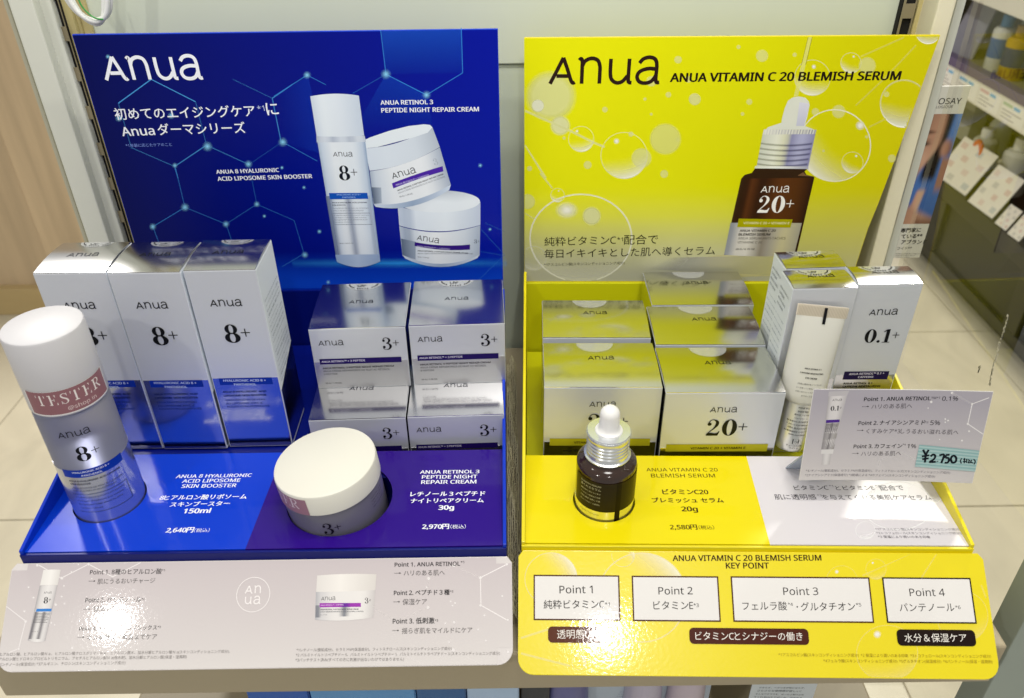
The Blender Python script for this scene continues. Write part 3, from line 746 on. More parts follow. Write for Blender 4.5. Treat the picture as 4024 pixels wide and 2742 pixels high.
P.arrow(ca(708, 834), ca(772, 832), K1); P.text('キメを整え、角質までケア', ca(794, 852), ca(1432, 842), G1, -.004)
P.text('*1ヒアルロン酸、ヒアルロン酸Ｎａ、ヒアルロン酸クロスポリマーＮａ、ヒアルロン酸Ｋ、加水分解ヒアルロン酸Ｎａ(スキンコンディショニング成分)、', ca(-30, 996), ca(2100, 968), G2, -.004)
P.text('ヒアルロン酸ヒドロキシプロピルトリモニウム、アセチルヒアルロン酸Ｎａ(保水剤)、加水分解ヒアルロン酸(保湿・湿潤剤)', ca(-40, 1040), ca(1705, 1018), G2, -.004)
P.text('*2パンテノール(保湿成分) *3アルギニン、チロシン(スキンコンディショニング成分)', ca(-50, 1090), ca(1145, 1072), G2, -.004)
# round emblem
cc = D(575, 1349)
cu_ = P.q(cc); ru = abs(P.q((cc[0]+65, cc[1]))[0]-cu_[0]); rv = ru
P.stroke([(cu_[0]+ru*math.cos(2*math.pi*i/48), cu_[1]+rv*math.sin(2*math.pi*i/48)) for i in range(48)], LN, ru*.045, closed=True)
def logo_letters(P, idx, org, k, col, wt, x0):
    for i in idx:
        st = LOGO[i]; Pp = catmull(st, 5) if i not in (0, 2) else st
        P.stroke([(org[0]+(x-x0)*k, org[1]+y*k) for x, y in Pp], col, wt*k)
kk = ru*.44
logo_letters(P, (0, 1, 2), (cu_[0]-kk*1.12, cu_[1]+kk*.16), kk, LN, .16, 0); logo_letters(P, (3, 4), (cu_[0]+kk*.12, cu_[1]+kk*.16), kk, LN, .16, 1.13)
logo_letters(P, (5, 6), (cu_[0]-kk*1.0, cu_[1]-kk*1.22), kk, LN, .16, 2.36); logo_letters(P, (7, 8), (cu_[0]+kk*.16, cu_[1]-kk*1.22), kk, LN, .16, 3.42)
# printed jar
P.patch((cb(528, 630), cb(1035, 610), cb(1052, 370), cb(536, 385)), sh((0, 'b4b4b8'), (.08, 'd0cecf'), (.3, 'e6e3e1'), (.8, 'e9e6e3'), (1, 'cbc6c5')), 12, 4, bb=8)
P.patch((cb(530, 612), cb(1030, 592), cb(1040, 500), cb(532, 505)), lambda x, y: al('8a8e98', .75*(math.exp(-((x-.5)/.05)**2)+(1 if x < .08 else 0)*.8)), 20, 2, a=True)
P.patch((cb(537, 388), cb(1052, 372), cb(1062, 235), cb(546, 246)), sh((0, 'e0dcd8'), (.4, 'efebe6'), (1, 'd9d4cf')), 10, 3, bt=-4, bb=2)
P.up()
P.logo(cb(582, 462), cb(705, 458), '2a2a30', .12); P.marks('3+', cb(960, 490), None, '1c1c22', pR=cb(1016, 486))
P.patch((cb(568, 522), cb(926, 518), cb(926, 484), cb(568, 486)), lambda x, y: mixc('a03cb0', '5a2896', math.exp(-((x-.62)/.08)**2)), 12, 1)
P.text('ANUA RETINOL™ + 3 PEPTIDE', cb(578, 510), cb(775, 506), 'e0c8ea', .02)
P.text('ANUA RETINOL 3 PEPTIDE NIGHT REPAIR CREAM', cb(575, 547), cb(905, 543), '2c2c34', .03); P.text('ANUA CRÈME RÉPARATRICE DE NUIT AU RÉTINOL 3 PEPTIDE', cb(575, 567), cb(948, 563), '5c5c64', .02)
P.text('50 G / 1.76 OZ.', cb(572, 592), cb(632, 590), '5c5c64', .02)
P.text('Point 1. ANUA RETINOL', cb(1220, 170), cb(1788, 160), K1, .012); P.text('*1', cb(1795, 143), cb(1824, 141), K1, .01)
P.arrow(cb(1216, 236), cb(1275, 234), K1); P.text('ハリのある肌へ', cb(1298, 250), cb(1655, 244), G1, -.004)
P.text('Point 2. ペプチド３種', cb(1213, 416), cb(1697, 410), K1, .012, base=True); P.text('*2', cb(1702, 395), cb(1730, 393), K1, .01)
P.arrow(cb(1208, 485), cb(1267, 483), K1); P.text('保湿ケア', cb(1288, 502), cb(1500, 498), G1, -.004)
P.text('Point 3. 低刺激', cb(1203, 664), cb(1565, 658), K1, .012, base=True); P.text('*3', cb(1570, 647), cb(1598, 645), K1, .01)
P.arrow(cb(1200, 734), cb(1258, 732), K1); P.text('揺らぎ肌をマイルドにケア', cb(1282, 752), cb(1895, 744), G1, -.004)
P.text('*1 レチノール(整肌成分)、セラミドNP(保湿成分)、フィトステロールズ(スキンコンディショニング成分)', cb(365, 910), cb(1715, 896), G2, -.004)
P.text('*2 パルミトイルトリペプチドー 5、パルミトイルトリペプチドー 1、パルミトイルテトラペプチドー 3 (スキンコンディショニング成分)', cb(360, 954), cb(2135, 938), G2, -.004)
P.text('*3パッチテスト済み(すべての方に刺激が出ないわけではありません)', cb(355, 998), cb(1300, 990), G2, -.004)
P.build('front_panel_print', bd, (INKG, INKGA))

# =================================================================== YELLOW DISPLAY
YR = math.radians(-1.6)
M_yel = mat('yellow_coated_card', (.80, .68, .004), .32, coat=.4, var=.02)
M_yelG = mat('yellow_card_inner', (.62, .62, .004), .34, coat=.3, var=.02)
yd = empty('counter_display', (.0055, .372, 0), YR, 'yellow cardboard counter display with serum bottle and bubbles on its header', 'display stand')
YW = .2965; hv = .281
YP = lambda x, y: ((wm(yd).inverted() @ Vector((x, y, 0))).x, (wm(yd).inverted() @ Vector((x, y, 0))).y)
DPY = Panel(yd, (0, 0, DZ), (1, 0, 0), (0, 1, 0))
pa = DPY.px(D(1748, 1236)); pb = DPY.px(D(1694, 1035))
SER = Vector((.0644, .4117)); sx, sy = YP(SER.x, SER.y)
M_ydeck = split_mat('yellow_white_deck_print', 'dcd8dc', (.83, .70, .003), pb, pa, coat=.45)
deck_plate('deck', yd, .0025, YW-.0025, .0006, .088, DZ, .002, [(sx, sy, .0218)], M_ydeck)
box('front_lip', 0, YW, -.002, .0001, .044, DZ-.0004, M_yel, yd, .0004)
for xs in (0, YW-.0024):
    sheet('side_wall', [(xs, -.001, .002), (xs, hv, .002), (xs, hv, .104), (xs, -.001, .0535)], (-1, 0, 0), .0024, M_yel, yd)
YHP = Panel(yd, (0, hv, 0), (1, 0, 0), (0, 0, 1))
zb = YHP.px((2059, 1107))[1]
sheet('back_wall', [(.0026, hv-.003, .002), (YW-.0026, hv-.003, .002), (YW-.0026, hv-.003, zb), (.0026, hv-.003, zb)], (0, -1, 0), .0025, M_yelG, yd)
box('tray_floor', .0026, YW-.0026, .001, hv-.006, .001, .0035, M_yelG, yd, 0)
box('riser', .0028, YW-.003, .0905, hv-.006, .0036, .0195, M_yelG, yd, .0005)
hd = [(0.0, .003), (YW-.002, .003)] + [YHP.px(p) for p in ((3364, 1044), (3411, 900), (3452, 800), (3533, 586), (3599, 406), (3696, 137))] + [YHP.px((2060, 142))]
hd[-1] = (max(0, hd[-1][0]), hd[-2][1])
sheet('header_panel', [YHP.map(u, v, 0) for u, v in hd], (0, -1, 0), .0028, M_yel, yd)
P = Print(YHP)
top = hd[-2][1]; rt = [(v, u) for u, v in hd[2:-1]]
def xr(v):
    if v <= rt[0][0]: return YW-.002+(rt[0][1]-YW+.002)*max(0, (v-.003)/(rt[0][0]-.003))
    for i in range(len(rt)-1):
        if v <= rt[i+1][0]: return rt[i][1]+(rt[i+1][1]-rt[i][1])*(v-rt[i][0])/(rt[i+1][0]-rt[i][0])
    return rt[-1][1]
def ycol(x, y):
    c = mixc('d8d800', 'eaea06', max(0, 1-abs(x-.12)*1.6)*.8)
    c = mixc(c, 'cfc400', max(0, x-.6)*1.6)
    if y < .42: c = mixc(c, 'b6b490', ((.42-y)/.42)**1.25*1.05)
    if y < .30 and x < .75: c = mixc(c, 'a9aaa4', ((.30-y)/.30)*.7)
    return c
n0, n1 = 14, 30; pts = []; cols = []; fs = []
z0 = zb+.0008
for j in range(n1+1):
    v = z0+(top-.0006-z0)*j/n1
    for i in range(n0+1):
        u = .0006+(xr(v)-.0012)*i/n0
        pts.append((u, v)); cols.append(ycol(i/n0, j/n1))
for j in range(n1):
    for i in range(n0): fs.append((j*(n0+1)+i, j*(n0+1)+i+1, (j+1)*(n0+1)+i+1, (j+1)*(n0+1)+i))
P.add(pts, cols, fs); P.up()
P.clip = (.0008, zb+.001, 1, top-.0008)
c4 = K(2000, 80, 2.5544); c5 = K(2700, 80, 2.1127); c6 = K(2000, 680, 2.2)
soft(P, c4(420, 760), 105, 'eaeca0', .75, .7); soft(P, c4(290, 855), 26, 'f0f2d8', .8); soft(P, c4(515, 1055), 42, 'eef0cc', .6, .7)
for x, y, r in [(1697, 393, 16), (1600, 745, 12), (1865, 790, 25), (963, 894, 12), (1365, 788, 7), (1428, 940, 6), (1695, 1195, 9), (553, 1180, 7), (790, 1450, 17), (1558, 1540, 17), (207, 1485, 11), (1225, 1140, 11), (1430, 610, 22), (1800, 590, 14)]:
    soft(P, c4(x, y), r, 'f1f2a4', .55)
soft(P, c4(1570, 1190), 65, 'f0f29a', .5, .85); soft(P, c4(1330, 1380), 42, 'eef0a8', .5)
for seg, w_ in [([(160, 905), (620, 1110), (850, 1225), (960, 1270)], 9), ([(155, 1250), (370, 1584)], 9)]:
    P.pline([c4(*p) for p in seg], al('f4f5b8', .5), w_, a=True)
bubble(P, c4(725, 1190), 50); bubble(P, c4(1155, 1355), 91)
for x, y, r in [(427, 220, 9), (622, 293, 26), (893, 284, 9), (63, 653, 25), (516, 675, 13), (460, 775, 8), (1495, 375, 36), (1655, 612, 12), (1258, 755, 28), (1490, 965, 7), (1132, 1082, 6), (1700, 1145, 17), (1065, 758, 16)]:
    soft(P, c5(x, y), r, 'f3f4a8', .5)
bubble(P, c5(1040, 475), 70, d=(-.2, -1)); bubble(P, c5(1360, 352), 40, d=(-.4, -1)); bubble(P, c5(1225, 1038), 141, rim=.7, d=(-.9, -.9)); bubble(P, c5(1372, 1180), 42, d=(-.5, -1))
def clipbub(cx, cy, r):   # bubble cut by the panel's right edge
    def f(x, q):
        p = (cx+r*x*math.cos(q), cy-r*x*math.sin(q)); u, v = YHP.px(p)
        ok = 1 if (u < xr(v)-.001 and v < top-.001) else 0
        return al('f6f7e8', ok*(.9*x**2*max(0, -math.sin(q)-.1*math.cos(q))**1.3+(.45 if x > .93 else 0)))
    pts, cols, fs = [], [], []; n, m = 60, 12
    for j in range(m+1):
        for i in range(n):
            q = 2*math.pi*i/n; x = j/m
            u, v = YHP.px((cx+r*x*math.cos(q), cy-r*x*math.sin(q)))
            pts.append((min(u, xr(min(v, top))-.0007), min(v, top-.0007))); cols.append(f(x, q))
    for j in range(m):
        for i in range(n):
            k = (i+1) % n; fs.append((j*n+i, (j+1)*n+i, (j+1)*n+k, j*n+k) if j else (n+i, n+k, 0))
    P.add(pts, cols, fs, True)
clipbub(*c5(1800, 690), 95); clipbub(*c5(2000, 90), 50)
for seg in [[(1440, 300), (1800, 140)], [(1900, 205), (1650, 470), (1400, 705)], [(1510, 885), (1650, 815)]]:
    P.pline([c5(*p) for p in seg], al('f2ee70', .45), 7, a=True)
P.pline([c5(1025, 118), c5(965, 370), c5(900, 640)], al('fbfb9a', .5), 17, a=True); P.pline([c5(1042, 118), c5(985, 365)], al('a8a000', .5), 3, a=True); P.pline([c5(1008, 118), c5(948, 372)], al('a8a000', .4), 3, a=True)
bubble(P, c6(622, 560), 200, d=(.0, -1), ry=172, a=.35, spot=False, rim=.6); soft(P, c6(500, 320), 48, 'fdfdf0', .85, .15, ry=36); soft(P, c6(715, 370), 40, 'eef0c0', .6, .7)
bubble(P, c6(218, 735), 47, d=(-.1, -1), spot=False, a=.4); bubble(P, c6(420, 190), 27, d=(-.3, -1)); soft(P, c6(160, 245), 32, 'eef0a0', .55)
P.pline([c6(270, 0), c6(375, 130)], al('f4f5b8', .4), 7, a=True); P.pline([c6(135, 345), c6(220, 395)], al('f4f5b8', .35), 6, a=True)
P.up()
BR = '2a1712'
P.logo(c4(412, 635), c4(1512, 630), BR, .145)
P.text('ANUA VITAMIN C 20 BLEMISH SERUM', D(1521, 185.5), D(2041, 181), '1f1408', .036)
P.text('純粋ビタミンC', c6(308, 632), c6(925, 615), '24210f', .004); P.text('*1', c6(935, 590), c6(985, 588), '24210f'); P.text('配合で', c6(992, 618), c6(1285, 612), '24210f', .004)
P.text('毎日イキイキとした肌へ導くセラム', c6(306, 735), c6(1778, 706), '24210f', .004)
P.text('*1アスコルビン酸(スキンコンディショニング成分)', c6(303, 805), c6(1000, 790), '4c4a34', .0)
# printed dropper bottle
cS = K(2780, 330, 1.98)
P.poly([cS(*p) for p in [(0, 1340), (180, 1320), (500, 1345), (540, 1440), (560, 1490), (250, 1500), (240, 1440), (0, 1415)]], al('d6d09a', .7), px=True, a=True)
P.patch((cS(-470, 1440), cS(560, 1490), cS(520, 1330), cS(-300, 1350)), lambda x, y: al(mixc('9a9ca8', 'd8d49a', x), .55*min(1, x*4)), 10, 3, a=True)
P.patch((cS(128, 1330), cS(690, 1330), cS(832, 725), cS(262, 735)), sh((0, '3a2412'), (.1, '2a170c'), (.16, '5a3216'), (.3, '2c180d'), (.55, '5c3313'), (.8, '55300f'), (1, '2c170a')), 18, 6)
P.patch((cS(128, 1328), cS(672, 1335), cS(734, 1080), cS(180, 1078)), sh((0, '8c9096'), (.08, '9a9da4'), (.12, 'c9c6c0'), (.3, 'd6d3cc'), (.5, '8e867a'), (.62, 'a9a49a'), (.78, 'c9c29a'), (1, 'a8a494')), 20, 4, bb=4)
P.poly([cS(*p) for p in [(262, 735), (290, 705), (345, 690), (370, 655), (780, 655), (755, 680), (770, 705), (826, 718), (832, 728)]], '33200f', px=True)
P.poly([cS(*p) for p in [(745, 685), (765, 705), (828, 718), (700, 712)]], '7a5a3c', px=True)
P.patch((cS(380, 655), cS(780, 660), cS(840, 380), cS(432, 375)), sh((0, 'c9cec0'), (.3, 'e6e8d8'), (.48, 'd5d6b4'), (.55, '8a8ab0'), (.75, 'b4b6d4'), (1, '8c8cb4')), 14, 4)
for i in range(5):
    P.patch((cS(412-i*7+2, 470+i*40), cS(812-i*9, 474+i*40), cS(814-i*9, 452+i*40), cS(414-i*7, 450+i*40)), lambda x, y: al('55557e' if x > .45 else 'a5a890', .55*math.sin(math.pi*y)), 10, 3, bb=8, bt=8, a=True)
P.patch((cS(430, 392), cS(838, 388), cS(848, 355), cS(438, 352)), lambda x, y: mixc('e9eadc', '6a6a8c', (.5+.5*math.sin(x*110))*(.25+.7*x)), 40, 1)
P.patch((cS(365, 655), cS(785, 660), cS(785, 640), cS(372, 636)), sh((0, 'd8dccc'), (.4, 'f0f2ea'), (1, 'a9aac0')), 6, 1)
P.poly([cS(*p) for p in [(455, 352), (470, 335), (530, 315), (575, 300), (580, 265), (600, 190), (625, 130), (660, 105), (710, 95), (760, 105), (788, 135), (794, 165), (775, 260), (755, 325), (810, 345), (830, 354)]], 'dcdfd2', px=True)
P.patch((cS(690, 325), cS(752, 325), cS(792, 150), cS(716, 140)), lambda x, y: mixc('c4c6d8', 'dadae6', y), 4, 4)
P.up()
P.logo(cS(415, 842), cS(634, 840), 'f3f2ee', .13); P.marks('20+', cS(380, 1000), None, 'f3f2ee', pR=cS(660, 1000))
P.patch((cS(230, 1112), cS(645, 1116), cS(662, 1052), cS(243, 1046)), lambda x, y: 'a8a400', 4, 1); P.text('VITAMIN C 20 + VITAMIN E', cS(278, 1088), cS(634, 1090), 'e8e6b0', .02)
P.text('ANUA VITAMIN C 20', cS(250, 1148), cS(528, 1148), '1c1a14', .03); P.text('BLEMISH SERUM', cS(242, 1178), cS(486, 1178), '1c1a14', .03); P.text('ANUA SÉRUM ANTI-TACHES', cS(236, 1208), cS(605, 1208), '3a362c', .0); P.text('VITAMINE C 20', cS(232, 1238), cS(422, 1238), '3a362c', .0); P.text('20 G / 0.70 OZ.', cS(218, 1290), cS(370, 1290), '1c1a14', .02)
P.build('header_print', yd)

# lettering on the yellow deck
P = Print(DPY); cY = K(2000, 1450, 2.112); cZ = K(2900, 1450, 2.0676); BR = '3a1f10'
P.text('ANUA VITAMIN C 20', cY(1142, 850), cY(1735, 850), BR, .0); P.text('BLEMISH SERUM', cY(1182, 900), cY(1714, 900), BR, .0)
P.text('ビタミンC20', cY(1278, 1040), cY(1657, 1040), BR, .03); P.text('ブレミッシュ セラム', cY(1192, 1110), cY(1785, 1110), BR, .03); P.text('20g', cY(1436, 1180), cY(1568, 1180), BR, .03, base=True)
P.text('2,580円', cY(1340, 1330), cY(1565, 1330), BR, .025, base=True); P.text('（税込）', cY(1578, 1332), cY(1708, 1332), BR, 0)
P.cut('deck_lettering', yd)
bubble(P, cZ(1300, 1110), 137, col='ffffff', a=.4, rim=.8, spot=False, ry=95, d=(-.7, .2)); bubble(P, cZ(1520, 1010), 72, col='ffffff', a=.8, rim=.8, spot=False, ry=48); bubble(P, cZ(1035, 1310), 38, col='ffffff', a=.8, rim=.8, ry=34, spot=False)
P.up()
T1 = '34313a'
P.text('ビタミンC', cZ(462, 985), cZ(740, 982), T1, 0); P.text('*1', cZ(742, 960), cZ(776, 960), '8c8890'); P.text('とビタミンE', cZ(800, 985), cZ(1113, 982), T1, 0); P.text('*2', cZ(1118, 960), cZ(1156, 960), '8c8890'); P.text('配合で', cZ(1162, 988), cZ(1355, 985), T1, 0)
P.text('肌に透明感', cZ(305, 1062), cZ(643, 1062), T1, 0); P.text('*3', cZ(646, 1036), cZ(684, 1036), '8c8890'); P.text('を与えてくれる美肌ケアセラム', cZ(692, 1062), cZ(1580, 1065), T1, 0)
P.text('*1アスコルビン酸(スキンコンディショニング成分)', cZ(1120, 1314), cZ(1812, 1316), '86828a', 0); P.text('*2 トコフェロール(スキンコンディショニング成分)', cZ(1130, 1345), cZ(1818, 1347), '86828a', 0); P.text('*3 保湿により潤いのある印象', cZ(1142, 1374), cZ(1568, 1376), '6c6870', 0)
P.build('deck_lettering', yd)

# yellow front panel
FPy, fw, fh, fo = front_panel(yd, -.002, YW+.0075, (-.0032, .048), (-.0619, -.0020), mat('yellow_panel_card', (.84, .70, .004), .3, coat=.45, var=.02, bump=.06, bscale=420), .010)
P = Print(FPy); P.clip = (.0008, .0008, fw-.0008, fh-.0008); cA = K(2000, 2100, 2.324); cB = K(2950, 2100, 2.1639)
bubble(P, cA(385, 405), 103, d=(.8, .5), spot=False, col='fffbe0'); bubble(P, cA(1215, 575), 175, d=(.75, .6), spot=False, col='fffbe0'); bubble(P, cA(1043, 190), 45, d=(.8, .6), spot=False, col='fffbe0')
bubble(P, cA(640, 1170), 28, d=(.8, .5), spot=False, col='fffbe0')
bubble(P, cB(775, 400), 62, col='fff5a0', a=.4); bubble(P, cB(1065, 295), 40, col='fff5a0', a=.6); bubble(P, cB(1160, 1010), 120, col='fff5a0', a=.5, ry=110); bubble(P, cB(1800, 700), 100, col='fff5a0', a=.45)
for seg in [[(950, 350), (1350, 115)], [(1450, 370), (1570, 110)], [(2000, 540), (1960, 430)]]: P.pline([cB(*p) for p in seg], al('fff58a', .4), 7, a=True)
P.pline([cA(110, 945), cA(360, 865)], al('fff9b0', .5), 8, a=True); P.pline([cA(110, 1085), cA(560, 1200)], al('fff9b0', .5), 8, a=True)
P.up()
BR = '33190a'
P.text('ANUA VITAMIN C 20 BLEMISH SERUM', D(1527, 1273), D(1864, 1272), BR, .02); P.text('KEY POINT', D(1648, 1290), D(1745, 1290), BR, .02)
def uvbox(a, b, c, d, col):   # upright rectangle on the panel from four measured corners
    q = [P.q(p) for p in (a, b, c, d)]
    u0, u1 = .5*(q[0][0]+q[3][0]), .5*(q[1][0]+q[2][0]); v0, v1 = .5*(q[0][1]+q[1][1]), .5*(q[2][1]+q[3][1])
    return u0, v0, u1, v1
fr = '4a2412'
ub = [uvbox(cA(228, 780), cA(1023, 790), cA(1003, 375), cA(222, 365), fr), uvbox(cA(1138, 790), cA(1940, 798), cA(1905, 383), cA(1115, 375), fr),
      uvbox(cA(2055, 797), cB(1058, 752), cB(998, 360), cA(2018, 385), fr), uvbox(cB(1168, 750), cB(1930, 760), cB(1858, 368), cB(1105, 364), fr)]
for i, (u0, v0, u1, v1) in enumerate(ub):
    P.rect(u0, v0, u1, v1, fr if i < 3 else '1f1008'); P.up(.00002); e = .0009; P.rect(u0+e, v0+e, u1-e, v1-e, 'e9e6e2'); P.up(.00002)
KK = '1a1614'
P.text('Point 1', cA(462, 538), cA(765, 536), KK, .0); P.text('純粋ビタミンC', cA(318, 680), cA(872, 676), KK, .0); P.text('*1', cA(876, 654), cA(920, 654), KK)
P.text('Point 2', cA(1366, 548), cA(1678, 547), KK, .0); P.text('ビタミンE', cA(1320, 685), cA(1682, 684), KK, .0); P.text('*3', cA(1686, 662), cA(1734, 662), KK)
P.text('Point 3', cB(278, 515), cB(575, 515), KK, .0); P.text('フェルラ酸', cB(-70, 645), cB(310, 645), KK, .0); P.text('*4', cB(316, 607), cB(358, 607), KK); P.text('・', cB(388, 622), cB(402, 622), KK); P.text('グルタチオン', cB(428, 650), cB(890, 648), KK, .0); P.text('*5', cB(895, 612), cB(940, 612), KK)
P.text('Point 4', cB(1352, 524), cB(1652, 524), KK, .0); P.text('パンテノール', cB(1268, 655), cB(1735, 653), KK, .0); P.text('*6', cB(1738, 634), cB(1784, 634), KK)
def pill(a, b, c, d, col):
    u0, v0, u1, v1 = uvbox(a, b, c, d, col); r = (v1-v0)*.28; pts = []
    for cx, cy, a0 in ((u1-r, v1-r, 0), (u0+r, v1-r, 90), (u0+r, v0+r, 180), (u1-r, v0+r, 270)):
        for i in range(6): t = math.radians(a0+90*i/5); pts.append((cx+r*math.cos(t), cy+r*math.sin(t)))
    P.poly(pts, col)
pill(cA(358, 988), cA(893, 990), cA(890, 845), cA(356, 838), '5a2c18'); pill(cA(1648, 998), cB(496, 938), cB(488, 800), cA(1646, 852), '4a1e10'); pill(cB(1245, 946), cB(1915, 950), cB(1905, 812), cB(1240, 806), '1c0e08')
P.up(.00002)
WW = 'f4efe6'
P.text('透明感UP', cA(440, 952), cA(797, 950), WW, -.003); P.text('*2', cA(802, 930), cA(848, 930), WW); P.text('ビタミンCとシナジーの働き', cA(1703, 965), cB(442, 903), WW, -.003); P.text('水分＆保湿ケア', cB(1310, 915), cB(1838, 915), WW, -.003)
P.text('*1 アスコルビン酸(スキンコンディショニング成分)  *2 保湿により潤いのある印象  *3 トコフェロール(スキンコンディショニング成分)', cB(236, 1038), cB(2043, 1052), 'a89224', .0)
P.text('*4フェルラ酸(スキンコンディショニング成分)  *5グルタチオン(保湿成分)  *6パンテノール(保湿・湿潤剤)', cB(618, 1090), cB(2055, 1098), 'a89224', .0)
P.build('front_panel_print', yd, (INKG, INKGA))

# =================================================================== CARTONS
M_foil = mat('silver_foil_card', (.64, .64, .64), .14, metal=1, var=.02)
M_satin = mat('satin_silver_card', (.66, .685, .74), .36, metal=.32, var=.015)
M_carton = mat('white_card', 'dfe6ee', .4, var=.02)
def carton(w_, d_, h_, fold, lidm, loc, rz, label, group, side=None, arch=.0012, name='product_carton', split=None):
    """folding carton: body (front, sides), mirrored lower front, arched lid"""
    e = empty(name, loc, rz, label, 'carton', group)
    return e
def carton_body(e, w_, d_, h_, foil_h, msat, msides):
    bm = bmesh.new(); box_bm(bm, 0, w_, 0, d_, 0, h_-.0006); bev(bm, .0006, 2)
    bmesh.ops.recalc_face_normals(bm, faces=bm.faces[:])
    me_o = bm_obj('carton_body', bm, e, [msat, msides])
    for p in me_o.data.polygons:
        if abs(p.normal.x) > .9: p.material_index = 1
    return me_o
def carton_foil(e, w_, z0, z1, m):
    return box('foil_band', .0007, w_-.0007, -.00018, .0002, z0, z1, m, e, .00005, 1)
def carton_lid(e, w_, d_, h_, arch, m):
    vs, fs = [], []; n = 12
    for k, dz in ((0, 0), (1, -.0006)):
        for i in range(n+1):
            t = i/n; z = h_+dz+arch*math.sin(math.pi*min(1, t*1.0))
            vs += [(.0004, .0003+t*(d_-.0006), z), (w_-.0004, .0003+t*(d_-.0006), z)]
    for i in range(n):
        a = 2*i; b = 2*(n+1)+2*i
        fs += [(a, a+1, a+3, a+2), (b, b+2, b+3, b+1), (a, a+2, b+2, b), (a+1, b+1, b+3, a+3)]
    fs += [(0, 2*(n+1), 2*(n+1)+1, 1)]
    o = link('lid', mesh('lid', vs, fs), e, m, True); o.data.set_sharp_from_angle(angle=R_(30)); return o
class LidPanel(Panel):
    def __init__(s, parent, h, d, arch):
        super().__init__(parent, (0, 0, h), (1, 0, 0), (0, 1, 0)); s.h_ = h; s.d = d; s.a = arch
    def map(s, u, v, h): return Vector((u, v, s.h_+h+s.a*math.sin(math.pi*max(0, min(1, (v-.0003)/(s.d-.0006))))))
def clear_seal():
    if 'clear_seal' in MATS: return MATS['clear_seal']
    m = bpy.data.materials.new('clear_seal'); m.use_nodes = True; b = m.node_tree.nodes['Principled BSDF']
    b.inputs['Base Color'].default_value = (.8, .82, .84, 1); b.inputs['Roughness'].default_value = .12; b.inputs['Alpha'].default_value = .30
    n = m.node_tree.nodes.new('ShaderNodeTexNoise'); n.inputs['Scale'].default_value = 300
    mr = m.node_tree.nodes.new('ShaderNodeMapRange'); mr.inputs[3].default_value = .08; mr.inputs[4].default_value = .22
    m.node_tree.links.new(n.outputs[0], mr.inputs[0]); m.node_tree.links.new(mr.outputs[0], b.inputs['Roughness'])
    MATS['clear_seal'] = m; return m
def seal(e, LP, cx, d, r, letters=True):
    """clear round seal folded over the rear edge of the lid: the half on top"""
    n = 18; pts = [(cx+r*math.cos(math.pi+math.pi*i/n), d-.0008+r*.8*math.sin(math.pi+math.pi*i/n)) for i in range(n+1)]
    vs = [LP.map(u, v, .0003) for u, v in pts]+[LP.map(cx, d-.0008, .0003)]
    o = link('clear_seal', mesh('clear_seal', vs, [(i, i+1, n+1) for i in range(n)]), e, clear_seal())
    P = Print(LP); P.h = .00042
    ks = r*.26
    for idx, x0, ox in (((0, 1, 2), 0, .55), ((3, 4), 1.13, -.35)):   # upside-down emblem
        for i in idx:
            st = LOGO[i]; Q = catmull(st, 4) if i not in (0, 2) else st
            P.stroke([(cx-(x-x0-ox-.0)*ks-ks*.0-(.9-ox)*0, d-.003-(y)*ks*.9) for x, y in Q], '16161a', .15*ks)
    for i in range(17):
        t = math.pi+math.pi*(i+1)/18; q = (cx+r*.8*math.cos(t), d-.0008+r*.64*math.sin(t)); s2 = r*.035
        if i % 6 != 5: P.rect(q[0]-s2, q[1]-s2*1.5, q[0]+s2, q[1]+s2*1.5, '1c1c22')
    P.build('seal_print', o)
    return o
def clone(e, loc, rz, label, group):
    def cp(o, par):
        c = o.copy(); COL.objects.link(c); c.parent = par
        for k in o.children: cp(k, c)
        return c
    c = cp(e, None); c.location = loc; c.rotation_euler = (0, 0, rz); c['label'] = label; c['group'] = group
    return c
R_ = math.radians
# --- tall booster cartons
Aw, Ad, Ah = .0486, .0455, .1536
GA = 'tall silver booster cartons in the blue display'
a3 = empty('booster_carton', (-.2176, .4757, .05), R_(.6), 'tall silver booster carton nearest the small cream cartons, side panel showing', 'carton', GA)
carton_body(a3, Aw, Ad, Ah, 0, M_satin, M_carton)
fp = Panel(a3, (0, 0, 0), (1, 0, 0), (0, 0, 1)); k5 = K(600, 900, 2.64)
zf = fp.px(k5(1000, 1540))[1]; 
carton_foil(a3, Aw, .0008, zf, M_foil); carton_lid(a3, Aw, Ad, Ah, .0016, M_foil)
P = Print(fp); P.h = .00030
P.logo(k5(605, 800), k5(933, 793), '15161c', .14); P.cut('logo_print', a3); P.marks('8+', k5(765, 1178), None, '101116', pR=k5(1033, 1172))
P.cut('numeral_print', a3); u0, v1 = P.q(k5(683, 1545)); u1, _ = P.q(k5(1232, 1530)); v0 = v1-.0062
P.rect(u0, v0, u1, v1, '0b2fa0'); P.up()
def tl(t, yy, a, b, col, wg=.02, P=P, **k): P.text(t, D(a, yy), D(b, yy), col, wg, **k)
P.text('HYALURONIC ACID 8 +', D(508, 865.5), D(604, 864.5), 'c8d6f4', .02); P.text('PANTHENOL', D(532, 874), D(582, 873.5), 'c8d6f4', .02)
P.text('ANUA 8 HYALURONIC ACID', D(506, 891), D(605, 889), '1c2a60', .02); P.text('LIPOSOME SKIN BOOSTER', D(509, 899.5), D(605, 897.5), '1c2a60', .02)
P.text('ANUA BOOSTER DE PEAU', D(512, 909.5), D(602, 907.5), '2a3c80', 0); P.text('AU LIPOSOME AVEC 8', D(514, 917.5), D(596, 915.5), '2a3c80', 0); P.text('ACIDES HYALURONIQUES', D(516, 925), D(612, 923), '2a3c80', 0)
P.build('front_lettering', a3)
LP = LidPanel(a3, Ah, Ad, .0016); P = Print(LP)
